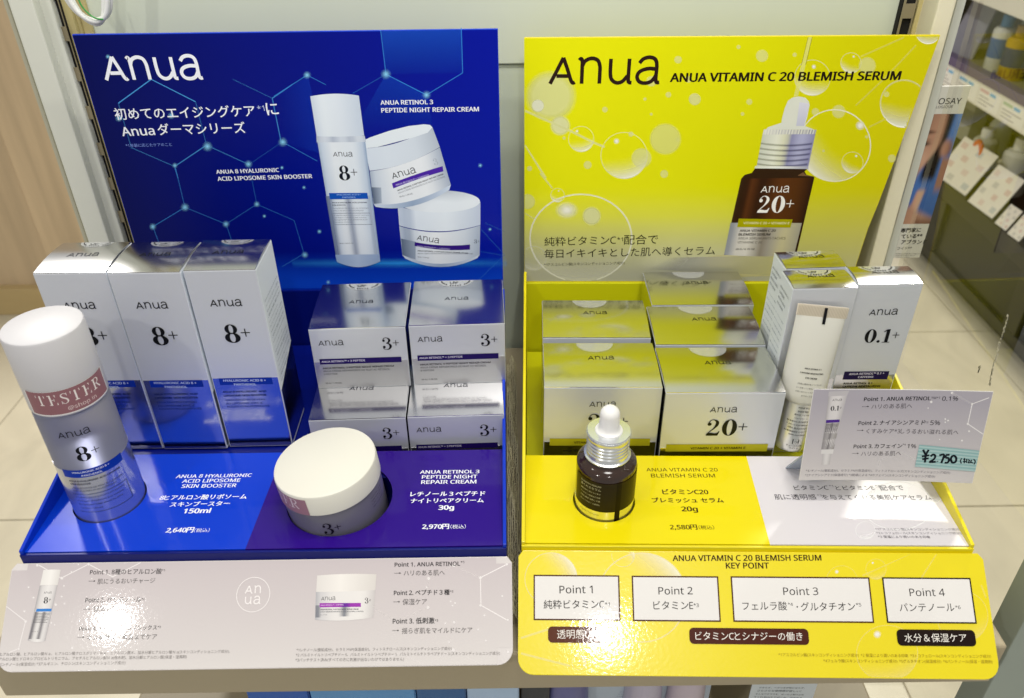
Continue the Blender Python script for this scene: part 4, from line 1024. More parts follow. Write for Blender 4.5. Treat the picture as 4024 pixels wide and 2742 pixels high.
P.logo(k5(622, 280), k5(945, 268), '1c1e26', .14); P.build('lid_lettering', a3); seal(a3, LP, Aw*.52, Ad, .0115)
sp = Panel(a3, (Aw, 0, 0), (0, 1, 0), (0, 0, 1)); P = Print(sp)
for i in range(3): P.text('ANUA 8 HYALURONIC ACID LIPOSOME'[:30-i*9], (0, 0) if 0 else k5(1150+i*4, 620+i*18), k5(1280, 400+i*20), '59636e', .02)
P2 = Print(sp); P2.V = []
for i in range(17):
    v = .125-i*.0042; P2.h = .0001
    V_, F_, x0, x1, y0, y1 = glyphs(['hydration-boosting essence with panthenol', 'アヌア ヒアルロン酸リポソーム化粧水', 'water glycerin butylene glycol betaine', 'ご使用方法 洗顔後 適量を手に取り'][i % 4], .0)
    kx = (Ad-.009)*(1 if i % 5 != 4 else .7)/(x1-x0)
    P2.add([(.0045+(x-x0)*kx, v+(y-y0)*kx) for x, y in V_], '7c8896', F_)
P2.build('side_lettering', a3)
sheet('side_foil', [(Aw+.0002, .0005, .003), (Aw+.0002, Ad-.0005, .003), (Aw+.0002, Ad-.0005, .068), (Aw+.0002, .0005, zf-.012)], (1, 0, 0), .0002, M_foil, a3, 0)
clone(a3, (-.2675, .4742, .05), R_(-.3), 'tall silver booster carton in the middle of the three', GA)
clone(a3, (-.3171, .4749, .05), R_(.1), 'tall silver booster carton partly hidden by the tester bottle', GA)
# --- cream cartons
Bw, Bd, Bh = .0729, .0686, .0556
GB = 'small silver cream cartons stacked two high in the blue display'
b2 = empty('cream_carton', (-.0768, .514, .0785), R_(1.6), 'silver cream carton on the upper row, at the right against the blue side wall', 'carton', GB)
carton_body(b2, Bw, Bd, Bh, 0, M_satin, M_foil)
fp = Panel(b2, (0, 0, 0), (1, 0, 0), (0, 0, 1)); k6 = K(1150, 1050, 2.1122)
zf = fp.px(k6(1400, 745))[1]
carton_foil(b2, Bw, .0008, zf, mat('brushed_foil_card', (.70, .70, .72), .36, metal=1, var=.02)); carton_lid(b2, Bw, Bd, Bh, .0010, M_foil)
P = Print(fp); P.h = .0003
P.logo(k6(1040, 619), k6(1245, 612), '17181f', .12); P.cut('logo_print', b2); P.marks('3+', k6(1562, 652), None, '15131c', pR=k6(1700, 648))
P.cut('numeral_print', b2); u0, v1 = P.q(k6(1035, 736)); u1, _ = P.q(k6(1708, 705)); v1 = .5*(v1+P.q(k6(1708, 705))[1]); v0 = P.q(k6(1370, 765))[1]
P.rect(u0, v0, u1, v1, '20105c'); P.up()
P.text('ANUA RETINOL™ + 3 PEPTIDE', k6(1052, 760), k6(1410, 747), 'dcd8ee', .015)
P.text('ANUA RETINOL 3 PEPTIDE NIGHT REPAIR CREAM', k6(1058, 814), k6(1642, 793), '22202c', .025); P.text('ANUA CRÈME RÉPARATRICE DE NUIT AU RÉTINOL', k6(1060, 838), k6(1608, 820), '3c3a48', 0); P.text('3 PEPTIDE', k6(1063, 862), k6(1175, 858), '3c3a48', 0); P.text('50 G / 1.76 OZ.', k6(1072, 935), k6(1205, 931), '2a2834', .015)
P.build('front_lettering', b2)
LP = LidPanel(b2, Bh, Bd, .0010); P = Print(LP); P.logo(k6(1263, 280), k6(1462, 276), '1d2430', .12); P.build('lid_lettering', b2); seal(b2, LP, Bw*.47, Bd, .0145)
clone(b2, (-.1518, .5108, .0785), R_(1.7), 'silver cream carton on the upper row, next to the tall cartons', GB)
clone(b2, (-.0784, .4743, .0224), R_(1.4), 'silver cream carton on the lower row, at the right behind the purple deck', GB)
clone(b2, (-.1523, .4720, .0224), R_(1.6), 'silver cream carton on the lower row, partly hidden by the white jar', GB)
# --- serum cartons
Sw, Sd, Sh = .0862, .0586, .0872
GS = 'wide silver serum cartons in the yellow display'
s3 = empty('serum_carton', (.1112, .4612, .020), R_(-1.0), 'wide silver serum carton in front beside the eye cream tube, twenty plus showing whole', 'carton', GS)
carton_body(s3, Sw, Sd, Sh, 0, M_satin, M_foil)
fp = Panel(s3, (0, 0, 0), (1, 0, 0), (0, 0, 1))
zf = fp.px(cZ(350, 635))[1]
carton_foil(s3, Sw, .0008, zf, M_foil); carton_lid(s3, Sw, Sd, Sh, .0022, M_foil)
P = Print(fp); P.h = .0003
P.logo(cY(1668, 357), cY(1892, 355), '2a2a18', .12); P.cut('logo_print', s3); P.marks('20+', cY(1626, 551), None, '1e1e10', pR=cY(1965, 549))
P.cut('numeral_print', s3); u0, v1 = P.q(cY(1306, 622)); u1, _ = P.q(cZ(247, 600)); v0 = P.q(cY(1306, 682))[1]
P.rect(u0, v0, u1, v1, 'b6b020'); P.up(); P.text('VITAMIN C 20 + VITAMIN E', cY(1505, 664), cY(1960, 660), '2a2810', .03)
P.text('ANUA VITAMIN C 20 BLEMISH SERUM', (0, 0) if 0 else cY(1405, 732), cY(1905, 730), '33321a', .025)
P.text('ANUA SÉRUM ANTI-TACHES VITAMINE C 20', cY(1405, 756), cY(1880, 754), '55542c', .0)
P.build('front_lettering', s3)
LP = LidPanel(s3, Sh, Sd, .0022); P = Print(LP); P.logo(D(1600, 832), D(1660, 831), '22230f', .12); P.build('lid_lettering', s3)
n = 20; rS = .0145
vs = [LP.map(Sw*.47+rS*math.cos(math.pi+math.pi*i/n), Sd-.001+rS*math.sin(math.pi+math.pi*i/n), .0003) for i in range(n+1)]+[LP.map(Sw*.47, Sd-.001, .0003)]
link('clear_seal', mesh('clear_seal', vs, [(i, i+1, n+1) for i in range(n)]), s3, clear_seal())
clone(s3, (.0240, .4700, .020), R_(-1.4), 'wide silver serum carton in front, half hidden by the amber dropper bottle', GS)
clone(s3, (.0256, .5365, .020), R_(-1.8), 'wide silver serum carton behind, beside the yellow left side wall', GS)
clone(s3, (.1135, .5238, .020), R_(-1.4), 'wide silver serum carton in the middle of the right hand row', GS)
clone(s3, (.1200, .5842, .020), R_(-.7), 'wide silver serum carton farthest back, against the yellow header', GS)
# --- eye cream cartons
Ew, Ed, Eh = .0461, .0268, .1528
GE = 'slim silver eye cream cartons in the yellow display'
e1 = empty('eye_cream_carton', (.2488, .4992, .020), R_(-.6), 'slim silver eye cream carton at the right, zero point one plus showing', 'carton', GE)
carton_body(e1, Ew, Ed, Eh, 0, M_satin, M_carton)
fp = Panel(e1, (0, 0, 0), (1, 0, 0), (0, 0, 1)); k7 = K(2900, 900, 2.64); k9 = K(3300, 1000, 2.64)
zf = fp.px(k9(300, 1245))[1]
carton_foil(e1, Ew, .0008, zf, M_foil); carton_lid(e1, Ew, Ed, Eh, .0012, M_foil)
P = Print(fp); P.h = .0003
P.logo(k9(303, 628), k9(596, 618), '15161a', .13); P.cut('logo_print', e1); P.marks('0.1+', k9(240, 914), None, '131316', pR=k9(596, 908))
P.cut('numeral_print', e1); u0, v1 = P.q(k9(48, 1217)); u1, v1b = P.q(k9(516, 1203)); v0 = P.q(k9(30, 1295))[1]
P.rect(u0, v0, u1, .5*(v1+v1b), '1c1040'); P.up(); P.text('ANUA RETINOL™ 0.1 +', k9(92, 1248), k9(458, 1238), 'd8d4e4', .02); P.text('CAFFEINE', k9(186, 1278), k9(346, 1275), 'd8d4e4', .02)
P.text('ANUA RETINOL 0.1', k9(34, 1345), k9(330, 1342), '20200c', .025); P.text('CAFFEINE REVITALIZING', k9(26, 1378), k9(416, 1372), '20200c', .025); P.text('EYE CREAM', k9(14, 1412), k9(180, 1408), '20200c', .025)
P.build('front_lettering', e1)
LP = LidPanel(e1, Eh, Ed, .0012); P = Print(LP); P.logo(k9(337, 212), k9(620, 205), '17180f', .12); P.build('lid_lettering', e1); seal(e1, LP, Ew*.47, Ed, .0135)
sp = Panel(e1, (0, Ed, 0), (0, -1, 0), (0, 0, 1)); P = Print(sp)
rows = [('ANUA RETINOL 0.1', .9, '2c3c58', .03), ('CAFFEINE', .55, '2c3c58', .03), ('REVITALIZING', .75, '2c3c58', .03), ('EYE CREAM', .6, '2c3c58', .03)] + [(t_, .9, '56708c', 0) for t_ in ['レチノール カフェイン配合の', '目もとクリーム うるおいを与え', 'ハリのある肌へ導きます', '薬指で適量を取り 目の周りに', 'やさしくなじませてください', '使用上の注意 お肌に異常が', '生じていないかよく注意して', 'ANUA RETINOL™ 0.1%', 'カフェイン 1%', 'ナイアシンアミド 5%', '配合成分 水 グリセリン', 'BG スクワラン ナイアシン', 'カフェイン レチノール', 'トコフェロール 香料なし']]
v = Eh-.012
for i, (t_, fr_, c_, wg) in enumerate(rows):
    V_, F_, x0, x1, y0, y1 = glyphs(t_, wg); kx = (Ed-.005)*fr_/(x1-x0); kx = min(kx, .0034)
    P.add([(.0025+(x-x0)*kx, v+(y-y0)*kx) for x, y in V_], c_, F_); v -= .0046 if i < 4 else .0052
    if i == 3: v -= .003
P.build('side_lettering', e1)
e2 = clone(e1, (.2008, .4944, .020), R_(.5), 'slim silver eye cream carton standing right behind the white tester tube', GE)
e3 = clone(e1, (.2040, .5240, .020), R_(2.0), 'slim silver eye cream carton farthest back, only lid and side showing', GE)

# =================================================================== TESTERS
M_cap = mat('white_cap_plastic', 'cbcacd', .42, var=.01)
M_frost = mat('frosted_bottle', (.40, .41, .52), .36, trans=.62, ior=1.33, var=.03, coat=.04, coat_r=.3, spec=.2)
M_band = mat('bottle_foil_band', (.58, .60, .68), .2, metal=.85, var=.03)
tb = empty('tester_bottle', (BOT.x, BOT.y, .0036), 0, 'tall frosted tester bottle with white cap and mauve tester sticker', 'bottle')
bz = .0036
z_ = lambda z: z-bz
lathe('bottle_body', [(.0, .0), (.0225, .0), (.0235, .001), (.0235, z_(.139)), (.0228, z_(.1415)), (.0215, z_(.1428)), (.0, z_(.1430))], M_frost, tb)
lathe('foil_band', [(.0237, .001), (.0237, z_(.0975))], M_band, tb, 64)
lathe('cap', [(.0236, z_(.1434)), (.0238, z_(.1438)), (.0238, z_(.1955)), (.0232, z_(.1967)), (.0222, z_(.1972)), (.0, z_(.1973))], M_cap, tb)
az = R_(23)
cy = Cyl(tb, (0, 0, 0), .0237, az); P = Print(cy); P.h = .0003
def c_logo(u0, u1, v, col, wt): P.logo((u0, v), (u1, v), col, wt)
c_logo(-.0105, .0085, z_(.1265), '14151a', .13)
P.marks('8+', (-.0048, z_(.1058)), .0118, '121318')
P.rect(-.0185, z_(.0925), .0215, z_(.0990), '0c36a8', 24); P.up()
P.text('HYALURONIC ACID 8 +', (-.0115, z_(.0962)), (.0115, z_(.0962)), 'e8ecf8', .015); P.text('PANTHENOL', (-.0063, z_(.0933)), (.0063, z_(.0933)), 'e8ecf8', .015)
P.text('ANUA 8 HYALURONIC ACID LIPOSOME', (-.0165, z_(.0885)), (.0175, z_(.0885)), '1e2434', .02); P.text('SKIN BOOSTER', (-.0165, z_(.0858)), (-.003, z_(.0858)), '1e2434', .02)
P.text('ANUA BOOSTER DE PEAU AU LIPOSOME', (-.0165, z_(.0822)), (.0175, z_(.0822)), '2c3448', 0); P.text('AVEC 8 ACIDES HYALURONIQUES', (-.0165, z_(.0795)), (.012, z_(.0795)), '2c3448', 0)
P.stroke([(-.018+.037*i/20, z_(.0772)) for i in range(21)], '2c3c6c', .0003); P.stroke([(-.018+.037*i/20, z_(.0610)) for i in range(21)], '2c3c6c', .0003); P.stroke([(.019, z_(.0772)), (.019, z_(.0610))], '2c3c6c', .0003)
for i, t_ in enumerate(['A hydration-boosting essence with panthenol', 'and 8 types of hyaluronic acid, including', 'Nia-Liposome™ helps absorb the active', 'ingredients of skincare.']):
    P.text(t_, (-.0165, z_(.0740-i*.0033)), ((.0165, .0145, .013, -.001)[i], z_(.0740-i*.0033)), '243058', .01, base=True)
P.build('label_print', tb)
def sticker(parent, r, az, wd, v0, v1, full=True, z0=0, crop=None):
    c = Cyl(parent, (0, 0, 0), r, az); Q = Print(c); Q.h = .0002
    Q.rect(-wd/2-.0008, v0-.0008, wd/2+.0008, v1+.0002, 'eceae8', 28); Q.up()
    Q.rect(-wd/2, v0, wd/2, v1, '94686e', 28); Q.up()
    H = (v1-v0)*.44
    tot = sum(serif_parts(c_)[1] for c_ in 'TESTER'); wx_ = wd*.80/tot/H
    Q.marks('TESTER', (-wd*.37, v0+(v1-v0)*.42), H, 'efe6e2', fn=serif_parts, wx=wx_*.86, gap=.12)
    Q.text('@shop in', (-wd*.06, v0+(v1-v0)*.12), (wd*.28, v0+(v1-v0)*.12), 'e6d2d0', .0, base=True)
    return Q.build('tester_sticker', parent)
sticker(tb, .0238, R_(34), .0530, z_(.1452), z_(.1625))
# jar
M_jar = mat('frosted_jar', (.27, .26, .34), .3, trans=.45, ior=1.35, var=.03, coat=.4)
jr = empty('tester_jar', (JAR.x, JAR.y, .034), 0, 'round cream tester jar with large ivory white lid in the purple deck', 'jar')
jr.rotation_euler = (R_(1.5), R_(-5.5), 0)
lathe('jar_body', [(.0, .0), (.0328, .0), (.0338, .002), (.0342, .0345), (.0334, .0368), (0, .0370)], M_jar, jr)
lathe('lid', [(.0345, .0372), (.0351, .0377), (.0351, .0528), (.0346, .0539), (.0333, .0545), (.0, .0547)], mat('ivory_lid', 'e8e6da', .36, var=.01), jr, 80)
P = Print(Cyl(jr, (0, 0, 0), .0342, R_(16))); P.h = .0003
P.marks('3+', (-.012, .0185), .0105, '1a1420')
P.cut('numeral_print', jr)
for i in range(4): P.text(['ANUA RETINOL 3 PEPTIDE', 'NIGHT REPAIR CREAM', 'レチノール クリーム', 'ANUA CRÈME DE NUIT'][i], (.026, .0315-i*.0028), (.040, .0315-i*.0028), '2a2434', .01)
P.build('label_print', jr)
c_ = Cyl(jr, (0, 0, 0), .0351, R_(-45)); P = Print(c_); P.h = .0002
P.rect(-.030, .0379, .0200, .0520, 'a07888', 24); P.up(); P.marks('TESTER', (-.0285, .0425), .0085, 'd8c8d0', fn=serif_parts, wx=1.05); P.build('tester_sticker', jr)
# dropper
M_amber = mat('amber_glass', (.030, .012, .006), .12, var=.1, coat=.6, spec=.6)
M_alu = mat('silver_collar', (.82, .85, .88), .24, metal=.9, var=.03)
db = empty('dropper_bottle', (SER.x, SER.y, .0038), 0, 'amber dropper tester bottle with silver collar and white rubber bulb', 'bottle')
z_ = lambda z: z-.0038
lathe('glass_body', [(0, 0), (.0195, 0), (.0205, .001), (.0205, z_(.0872)), (.0202, z_(.0892)), (.0192, z_(.0905)), (.0172, z_(.0918)), (.0150, z_(.0930)), (.0138, z_(.0945)), (0, z_(.0946))], M_amber, db)
rib = [(.0155, z_(.0948)), (.0158, z_(.0951)), (.0158, z_(.0957)), (.0146, z_(.0962)), (.0143, z_(.0985))]
for i in range(4): rib += [(.0143, z_(.0992+i*.0028)), (.0137, z_(.1000+i*.0028)), (.0137, z_(.1006+i*.0028)), (.0143, z_(.1014+i*.0028))]
rib += [(.0143, z_(.1110)), (.0146, z_(.1116)), (.0146, z_(.1138)), (.0142, z_(.1144)), (.0090, z_(.1145))]
col_ = lathe('collar', rib, M_alu, db, 72)
bm = bmesh.new()
for i in range(60):
    a = 2*math.pi*i/60; M_ = Matrix.Rotation(a, 4, 'Z')
    vs = box_bm(bm, -.00028, .00028, -.01492, -.0144, z_(.1119), z_(.1137)); bmesh.ops.transform(bm, matrix=M_, verts=vs)
bm_obj('knurl', bm, col_, M_alu)
bulb = [(.0092, z_(.1146)), (.0090, z_(.1152)), (.0078, z_(.1158)), (.0070, z_(.1170)), (.0067, z_(.1190)), (.0066, z_(.1275))]
for i in range(1, 9): t = math.pi/2*i/8; bulb.append((.0066*math.cos(t), z_(.1275)+.0066*math.sin(t)))
lathe('rubber_bulb', bulb, mat('white_rubber', 'f2f1ee', .4, var=.01), db, 40)
lathe('foil_band', [(.0207, .004), (.0207, z_(.0592))], mat('dropper_foil_band', (.82, .82, .80), .14, metal=.95, var=.02), db, 64)
P = Print(Cyl(db, (0, 0, 0), .0206, R_(8))); P.h = .0003
P.rect(-.030, z_(.0592), .030, z_(.0850), '2c240f', 40); P.up()
P.rect(.0020, z_(.040), .0056, z_(.0852), '150b06', 4)
for i, t_ in enumerate(['BLEMISH SERUM', '導くれるセラム', '適量を取り 肌になじませ', 'てください 使用上の注意', 'お肌に異常 注意して使', '用してください ご使用を']):
    P.text(t_, (-.024, z_(.0812-i*.0033)), (-.0085, z_(.0812-i*.0033)), 'c8c29a', .01)
P.text('VITAMIN C 1-28-12VORT', (-.024, z_(.0553)), (-.0085, z_(.0553)), '6a6018', .0)
P.build('label_print', db)
# eye cream tube, cap down, leaning on the carton
tw = empty('tester_tube', (.2107, .4660, .0512), 0, 'white and silver eye cream tester tube standing crimp up against the cartons', 'tube')
tb_, tt = Vector((0, 0, 0)), Vector((.0125, .0245, .1095))
ax = (tt-tb_).normalized(); ux = (Vector((1, 0, 0))-ax*ax.x).normalized(); uy = ax.cross(ux)
def tsec(prof, mtl, name, n=40):
    vs, fs = [], []
    for s_, hw, hd_ in prof:
        c = tb_+(tt-tb_)*s_
        for i in range(n):
            a = 2*math.pi*i/n; q = abs(math.cos(a))**.9*(1 if math.cos(a) > 0 else -1)
            vs.append(c+ux*hw*q+uy*hd_*math.sin(a))
    for j in range(len(prof)-1):
        for i in range(n): fs.append((j*n+i, j*n+(i+1) % n, (j+1)*n+(i+1) % n, (j+1)*n+i))
    fs.append(tuple(range(n-1, -1, -1))); fs.append(tuple(range((len(prof)-1)*n, len(prof)*n)))
    o = link(name, mesh(name, vs, fs), tw, mtl, True); o.data.set_sharp_from_angle(angle=R_(40)); return o
TPROF = ([(.0, .0098, .0092), (.02, .0104, .0100), (.2, .0108, .0102), (.36, .0112, .0104)], [(.345, .0110, .0104), (.352, .0122, .0112), (.37, .0142, .0116), (.41, .0162, .0112), (.47, .0170, .0104), (.6, .0174, .0085), (.75, .0177, .0060), (.88, .0180, .0028), (.925, .0181, .0012)])
tsec(TPROF[0], mat('tube_silver', (.86, .86, .82), .34, metal=.75, var=.03), 'silver_sleeve')
tsec(TPROF[1], mat('tube_white', 'd6d5cb', .36, var=.015, trans=.08), 'tube_body')
cr = tsec([(.925, .0182, .0009), (1.0, .0186, .0008)], mat('crimp_cream', 'd6cdbc', .45, var=.03), 'crimp')
bm = bmesh.new()
for i in range(34):
    c = tb_+(tt-tb_)*.93; x = -.0178+i*.00108
    vs = [bm.verts.new(c+ux*(x+dx)-uy*.00125+(tt-tb_)*dz) for dx, dz in ((0, 0), (.0005, 0), (.0005, .065), (0, .065))]; bm.faces.new(vs)
bm_obj('crimp_rib', bm, cr, mat('crimp_rib_cream', 'c2b8a4', .5))
class TubeMap:
    def __init__(s): pass
    def map(s, u, v, h):
        t = v; pr = TPROF[0] if t < .36 else TPROF[1]; hw, hd_ = pr[-1][1:]
        for i in range(len(pr)-1):
            if pr[i][0] <= t <= pr[i+1][0]:
                f = (t-pr[i][0])/(pr[i+1][0]-pr[i][0]); hw = pr[i][1]+(pr[i+1][1]-pr[i][1])*f; hd_ = pr[i][2]+(pr[i+1][2]-pr[i][2])*f
        k = max(-.98, min(.98, u/hw)); c = tb_+(tt-tb_)*t
        return c+ux*u-uy*(hd_*math.sqrt(1-k*k)+h+.0003)
P = Print(TubeMap()); P.h = .0002
P.rect(.0008, .885, .0030, .99, '17171b'); P.cut('crimp_mark', tw)
def tt_(t_, v, a, b, col, wg=0.):   # v along the tube, a..b across
    V_, F_, x0, x1, y0, y1 = glyphs(t_, wg); k = (b-a)/(x1-x0); L_ = (tt-tb_).length
    for ox in ((0,) if wg < .011 else (-wg, wg)): P.add([(a+(x-x0+ox)*k, v+(y-y0)*k/L_) for x, y in V_], col, F_)
tt_('ANUA RETINOL 0.1', .592, -.006, .0062, '191919', .03); tt_('CAFFEINE REVITALIZING', .562, -.0085, .0085, '191919', .03); tt_('EYE CREAM', .530, -.0042, .0042, '191919', .03)
for i, (t_, a) in enumerate([('※お肌に異常が生じていないか', .0088), ('よく注意してご使用してください', .0092), ('お肌に合わないときは、ご使用を', .0092), ('おやめください', .0048)]): tt_(t_, .488-i*.026, -a, a, '33322e', .01)
for i, (t_, a) in enumerate([('内容量 30 g', .0040), ('原産国 韓国', .0040), ('販売名 アヌアRD', .0055), ('1CRアイクリーム', .0050), ('製造販売元 東京都港区東麻布', .0090), ('1-28-12 VORT麻布maxim', .0088), ('6階B 株式会社D&ACE', .0076), ('お客様相談室 03-5937-0348', .0092), ('www.anuashop.jp', .0062)]): tt_(t_, .318-i*.0245, -a, a, '2e2c20', .012)
P.stroke([(-.0022, .062), (.0022, .062), (.0022, .098), (-.0022, .098)], '24221a', .0005, closed=True); tt_('プラ', .072, -.0014, .0014, '24221a', .01); tt_('チューブ:OTHER', .042, -.006, .006, '33301c', .01); tt_('ラベル:PE', .024, -.0036, .0036, '33301c', .01)
P.build('label_print', tw)
# price card
BL, BRr, TR, TL = [CAMP+(Vector(q)-CAMP)*.955 for q in ((.2066, .4272, .0522), (.3290, .4215, .0522), (.3335, .4465, .1176), (.2130, .4475, .1188))]
pc = empty('price_card', BL, 0, 'lilac grey information card with a handwritten price on striped tape', 'sign')
Uc = (BRr-BL); wc = Uc.length; Uc.normalize(); Vc = (TL-BL); Vc = (Vc-Uc*Vc.dot(Uc)); hc = Vc.length; Vc.normalize()
class Card(Panel):
    def map(s, u, v, h):
        t = u/wc; bow = .0022*math.sin(math.pi*t)
        return s.O+s.U*u+s.V*v+s.N*(h-bow*(1-.3*v/hc))+s.U*(.045*v)
    def px(s, p):
        u, v = super().px(p); return (u-.045*v, v)
CP = Card(pc, (0, 0, 0), Uc, Vc)
vs, fs = [], []; n = 16
for h in (0, -.0005):
    for i in range(n+1): vs += [CP.map(wc*i/n, 0, h), CP.map(wc*i/n, hc, h)]
q = 2*(n+1)
for i in range(n):
    a = 2*i; fs += [(a, a+2, a+3, a+1), (q+a, q+a+1, q+a+3, q+a+2), (a+1, a+3, q+a+3, q+a+1), (a, q+a, q+a+2, a+2)]
fs += [(0, 1, q+1, q), (2*n, q+2*n, q+2*n+1, 2*n+1)]
link('card_sheet', mesh('card_sheet', vs, fs), pc, mat('card_white', 'e4e2e0', .4), True).data.set_sharp_from_angle(angle=math.radians(30))
fz = DZ+.0006-BL.z
sheet('easel_foot', [(.004, .0115, .014), (.030, .0105, .014), (.030, .032, fz), (.004, .034, fz)], (0, 1, .5), .0012, mat('clear_card_foot', 'b8c4d4', .25, trans=.3), pc, .0002)
P = Print(CP)
P.patch(((.0003, .0003), (wc-.0003, .0003), (wc-.0003, hc-.0003), (.0003, hc-.0003)), lambda x, y: mixc('cfcac8', 'a9a4ad', min(1, y*1.15)), 16, 8, px=False); P.up()
for seg, a in [([(2040, 232), (1905, 285), (1870, 447), (1990, 528)], .9), ([(1905, 285), (1745, 197)], .3), ([(1150, 795), (1160, 750), (1320, 680), (1450, 745)], .4)]: P.pline([cZ(*p) for p in seg], al('eeebea', a), 4, a=True)
for x, y, r in [(1745, 197, 10), (1577, 272, 10), (1905, 285, 9), (1870, 447, 10), (1690, 410, 7), (1712, 422, 7), (1690, 436, 6), (1880, 506, 8), (1823, 583, 8), (1552, 322, 5), (1645, 577, 5)]: soft(P, cZ(x, y), r/2.07*1.15, 'eeebea', .85)
P.up()
P.patch((cZ(678, 655), cZ(782, 655), cZ(890, 215), cZ(738, 220)), sh((0, 'aaa6a8'), (.2, 'cfcbcc'), (.6, 'd6d2d2'), (1, 'b6b2b4')), 8, 4)
P.patch((cZ(678, 655), cZ(782, 655), cZ(828, 440), cZ(715, 440)), sh((0, '8e8a8c'), (.3, 'a8a4a4'), (.55, '6a6668'), (.62, 'b4b0b0'), (1, '96928e')), 10, 3)
P.patch((cZ(735, 222), cZ(890, 218), cZ(908, 178), cZ(740, 183)), lambda x, y: 'b9b5b8', 4, 1)
P.patch((cZ(715, 440), cZ(828, 436), cZ(830, 412), cZ(718, 415)), lambda x, y: '4c2a86', 2, 1)
P.patch((cZ(676, 690), cZ(775, 692), cZ(782, 655), cZ(680, 656)), lambda x, y: 'd6d3d2', 3, 1); P.patch((cZ(680, 780), cZ(748, 780), cZ(762, 692), cZ(690, 690)), sh((0, 'bcb8b8'), (.5, 'd9d6d5'), (1, 'b8b4b4')), 5, 1)
P.logo(cZ(768, 262), cZ(847, 260), '202024', .12); P.marks('0.1+', cZ(752, 342), None, '1a1a1e', pR=cZ(845, 338))
for i in range(6): P.pline([cZ(716-i*1.5, 452+i*11), cZ(816-i*2, 450+i*11)], '5a565c', 2)
K2 = '17161a'; G3 = '5c585c'
P.text('Point 1. ANUA RETINOL', cZ(1028, 265), cZ(1570, 258), K2, .02); P.text('TM*1', cZ(1575, 248), cZ(1645, 246), K2, .01); P.text('0.1%', cZ(1662, 262), cZ(1790, 260), K2, .01)
P.arrow(cZ(1012, 318), cZ(1070, 317), K2); P.text('ハリのある肌へ', cZ(1088, 330), cZ(1420, 325), G3, -.003)
P.text('Point 2. ナイアシンアミド', cZ(983, 460), cZ(1525, 456), K2, .015, base=True); P.text('*2', cZ(1526, 446), cZ(1552, 445), K2, .01); P.text('5%', cZ(1566, 460), cZ(1646, 459), K2, .01)
P.arrow(cZ(970, 512), cZ(1026, 511), K2); P.text('くすみケア*3しうるおい溢れる肌へ', cZ(1046, 530), cZ(1792, 536), G3, -.003)
P.text('Point 3. カフェイン', cZ(944, 650), cZ(1340, 648), K2, .015, base=True); P.text('*4', cZ(1345, 628), cZ(1370, 628), K2, .01); P.text('1%', cZ(1382, 650), cZ(1453, 650), K2, .01)
P.arrow(cZ(932, 700), cZ(988, 699), K2); P.text('ハリのある肌へ', cZ(1004, 715), cZ(1332, 712), G3, -.003)
P.text('*1レチノール(整肌成分)、セラミドNP(保湿成分)、フィトステロールズ(スキンコンディショニング成分)', cZ(548, 838), cZ(1725, 858), '77737a', -.002); P.text('*2ナイアシンアミド(保湿成分) *3乾燥による *4カフェイン(スキンコンディショニング成分)', cZ(542, 874), cZ(1605, 892), '77737a', -.002)
P.build('card_print', pc)
P = Print(CP); P.h = .0005
tq = [cZ(1445, 800), cZ(1925, 830), cZ(1960, 660), cZ(1480, 620)]
P.patch(tq, lambda x, y: 'a9c4c2' if int(y*13.9) % 2 == 0 else '8cb0b0', 8, 28); P.up()
hw = [[(1510, 660), (1530, 700)], [(1555, 660), (1532, 705), (1525, 765)], [(1500, 715), (1560, 705)], [(1503, 738), (1555, 730)],
      [(1570, 715), (1590, 698), (1608, 710), (1595, 738), (1562, 760), (1612, 757)], [(1622, 752), (1625, 757)], [(1640, 705), (1678, 700), (1655, 768)], [(1722, 698), (1692, 701)], [(1692, 701), (1689, 726)], [(1689, 726), (1708, 724), (1717, 742), (1705, 762), (1682, 763)],
      [(1745, 705), (1732, 730), (1742, 760), (1768, 755), (1775, 725), (1758, 705), (1740, 712)], [(1818, 725), (1808, 745), (1815, 768)], [(1830, 735), (1848, 732)], [(1840, 722), (1838, 765)], [(1828, 752), (1850, 748)], [(1858, 728), (1855, 762)], [(1866, 735), (1880, 742), (1868, 760), (1890, 758)], [(1898, 735), (1890, 752), (1908, 762)], [(1912, 730), (1925, 748), (1915, 772)]]
for i, st in enumerate(hw):
    pts_ = [P.q(cZ(*p)) for p in st]
    P.stroke(catmull(pts_, 4) if len(pts_) > 2 else pts_, '121820', .00145 if i < 11 else .0008)
P.build('price_tape', pc)

# =================================================================== SMALL THINGS
# cable loop
M_cable = mat('white_cable', 'e9eae6', .45, var=.03)
cb_ = empty('cable_loop', (-.32, .655, .32), 0, 'loop of white cables with a green stripe hanging over the blue display', 'cable')
def cpt(x, y, dy=0): p = at_y((x, y), .655+dy); return (p.x+.32, p.y-.655, p.z-.32)
for k, (dx, dy) in enumerate([(0, 0), (12, 8), (-13, -4)]):
    tube('cable', catmull([cpt(250+dx*.6, -120+dy, .002*k), cpt(262+dx, -30+dy, .002*k), cpt(310+dx*.7, 48+dy, .002*k), cpt(372+dx*.3, 84+dy, .002*k), cpt(412-dx*.6, 62+dy, .002*k), cpt(421-dx, 0+dy, .002*k), cpt(415-dx, -120+dy, .002*k)], 7), .0021, M_cable, cb_, 10)
tube('green_stripe', catmull([cpt(292, -60, -.0025), cpt(318, 18, -.0028), cpt(365, 66, -.0028), cpt(405, 76, -.0025)], 6), .0006, mat('green_stripe', '3f9a4a', .5), cb_, 6)
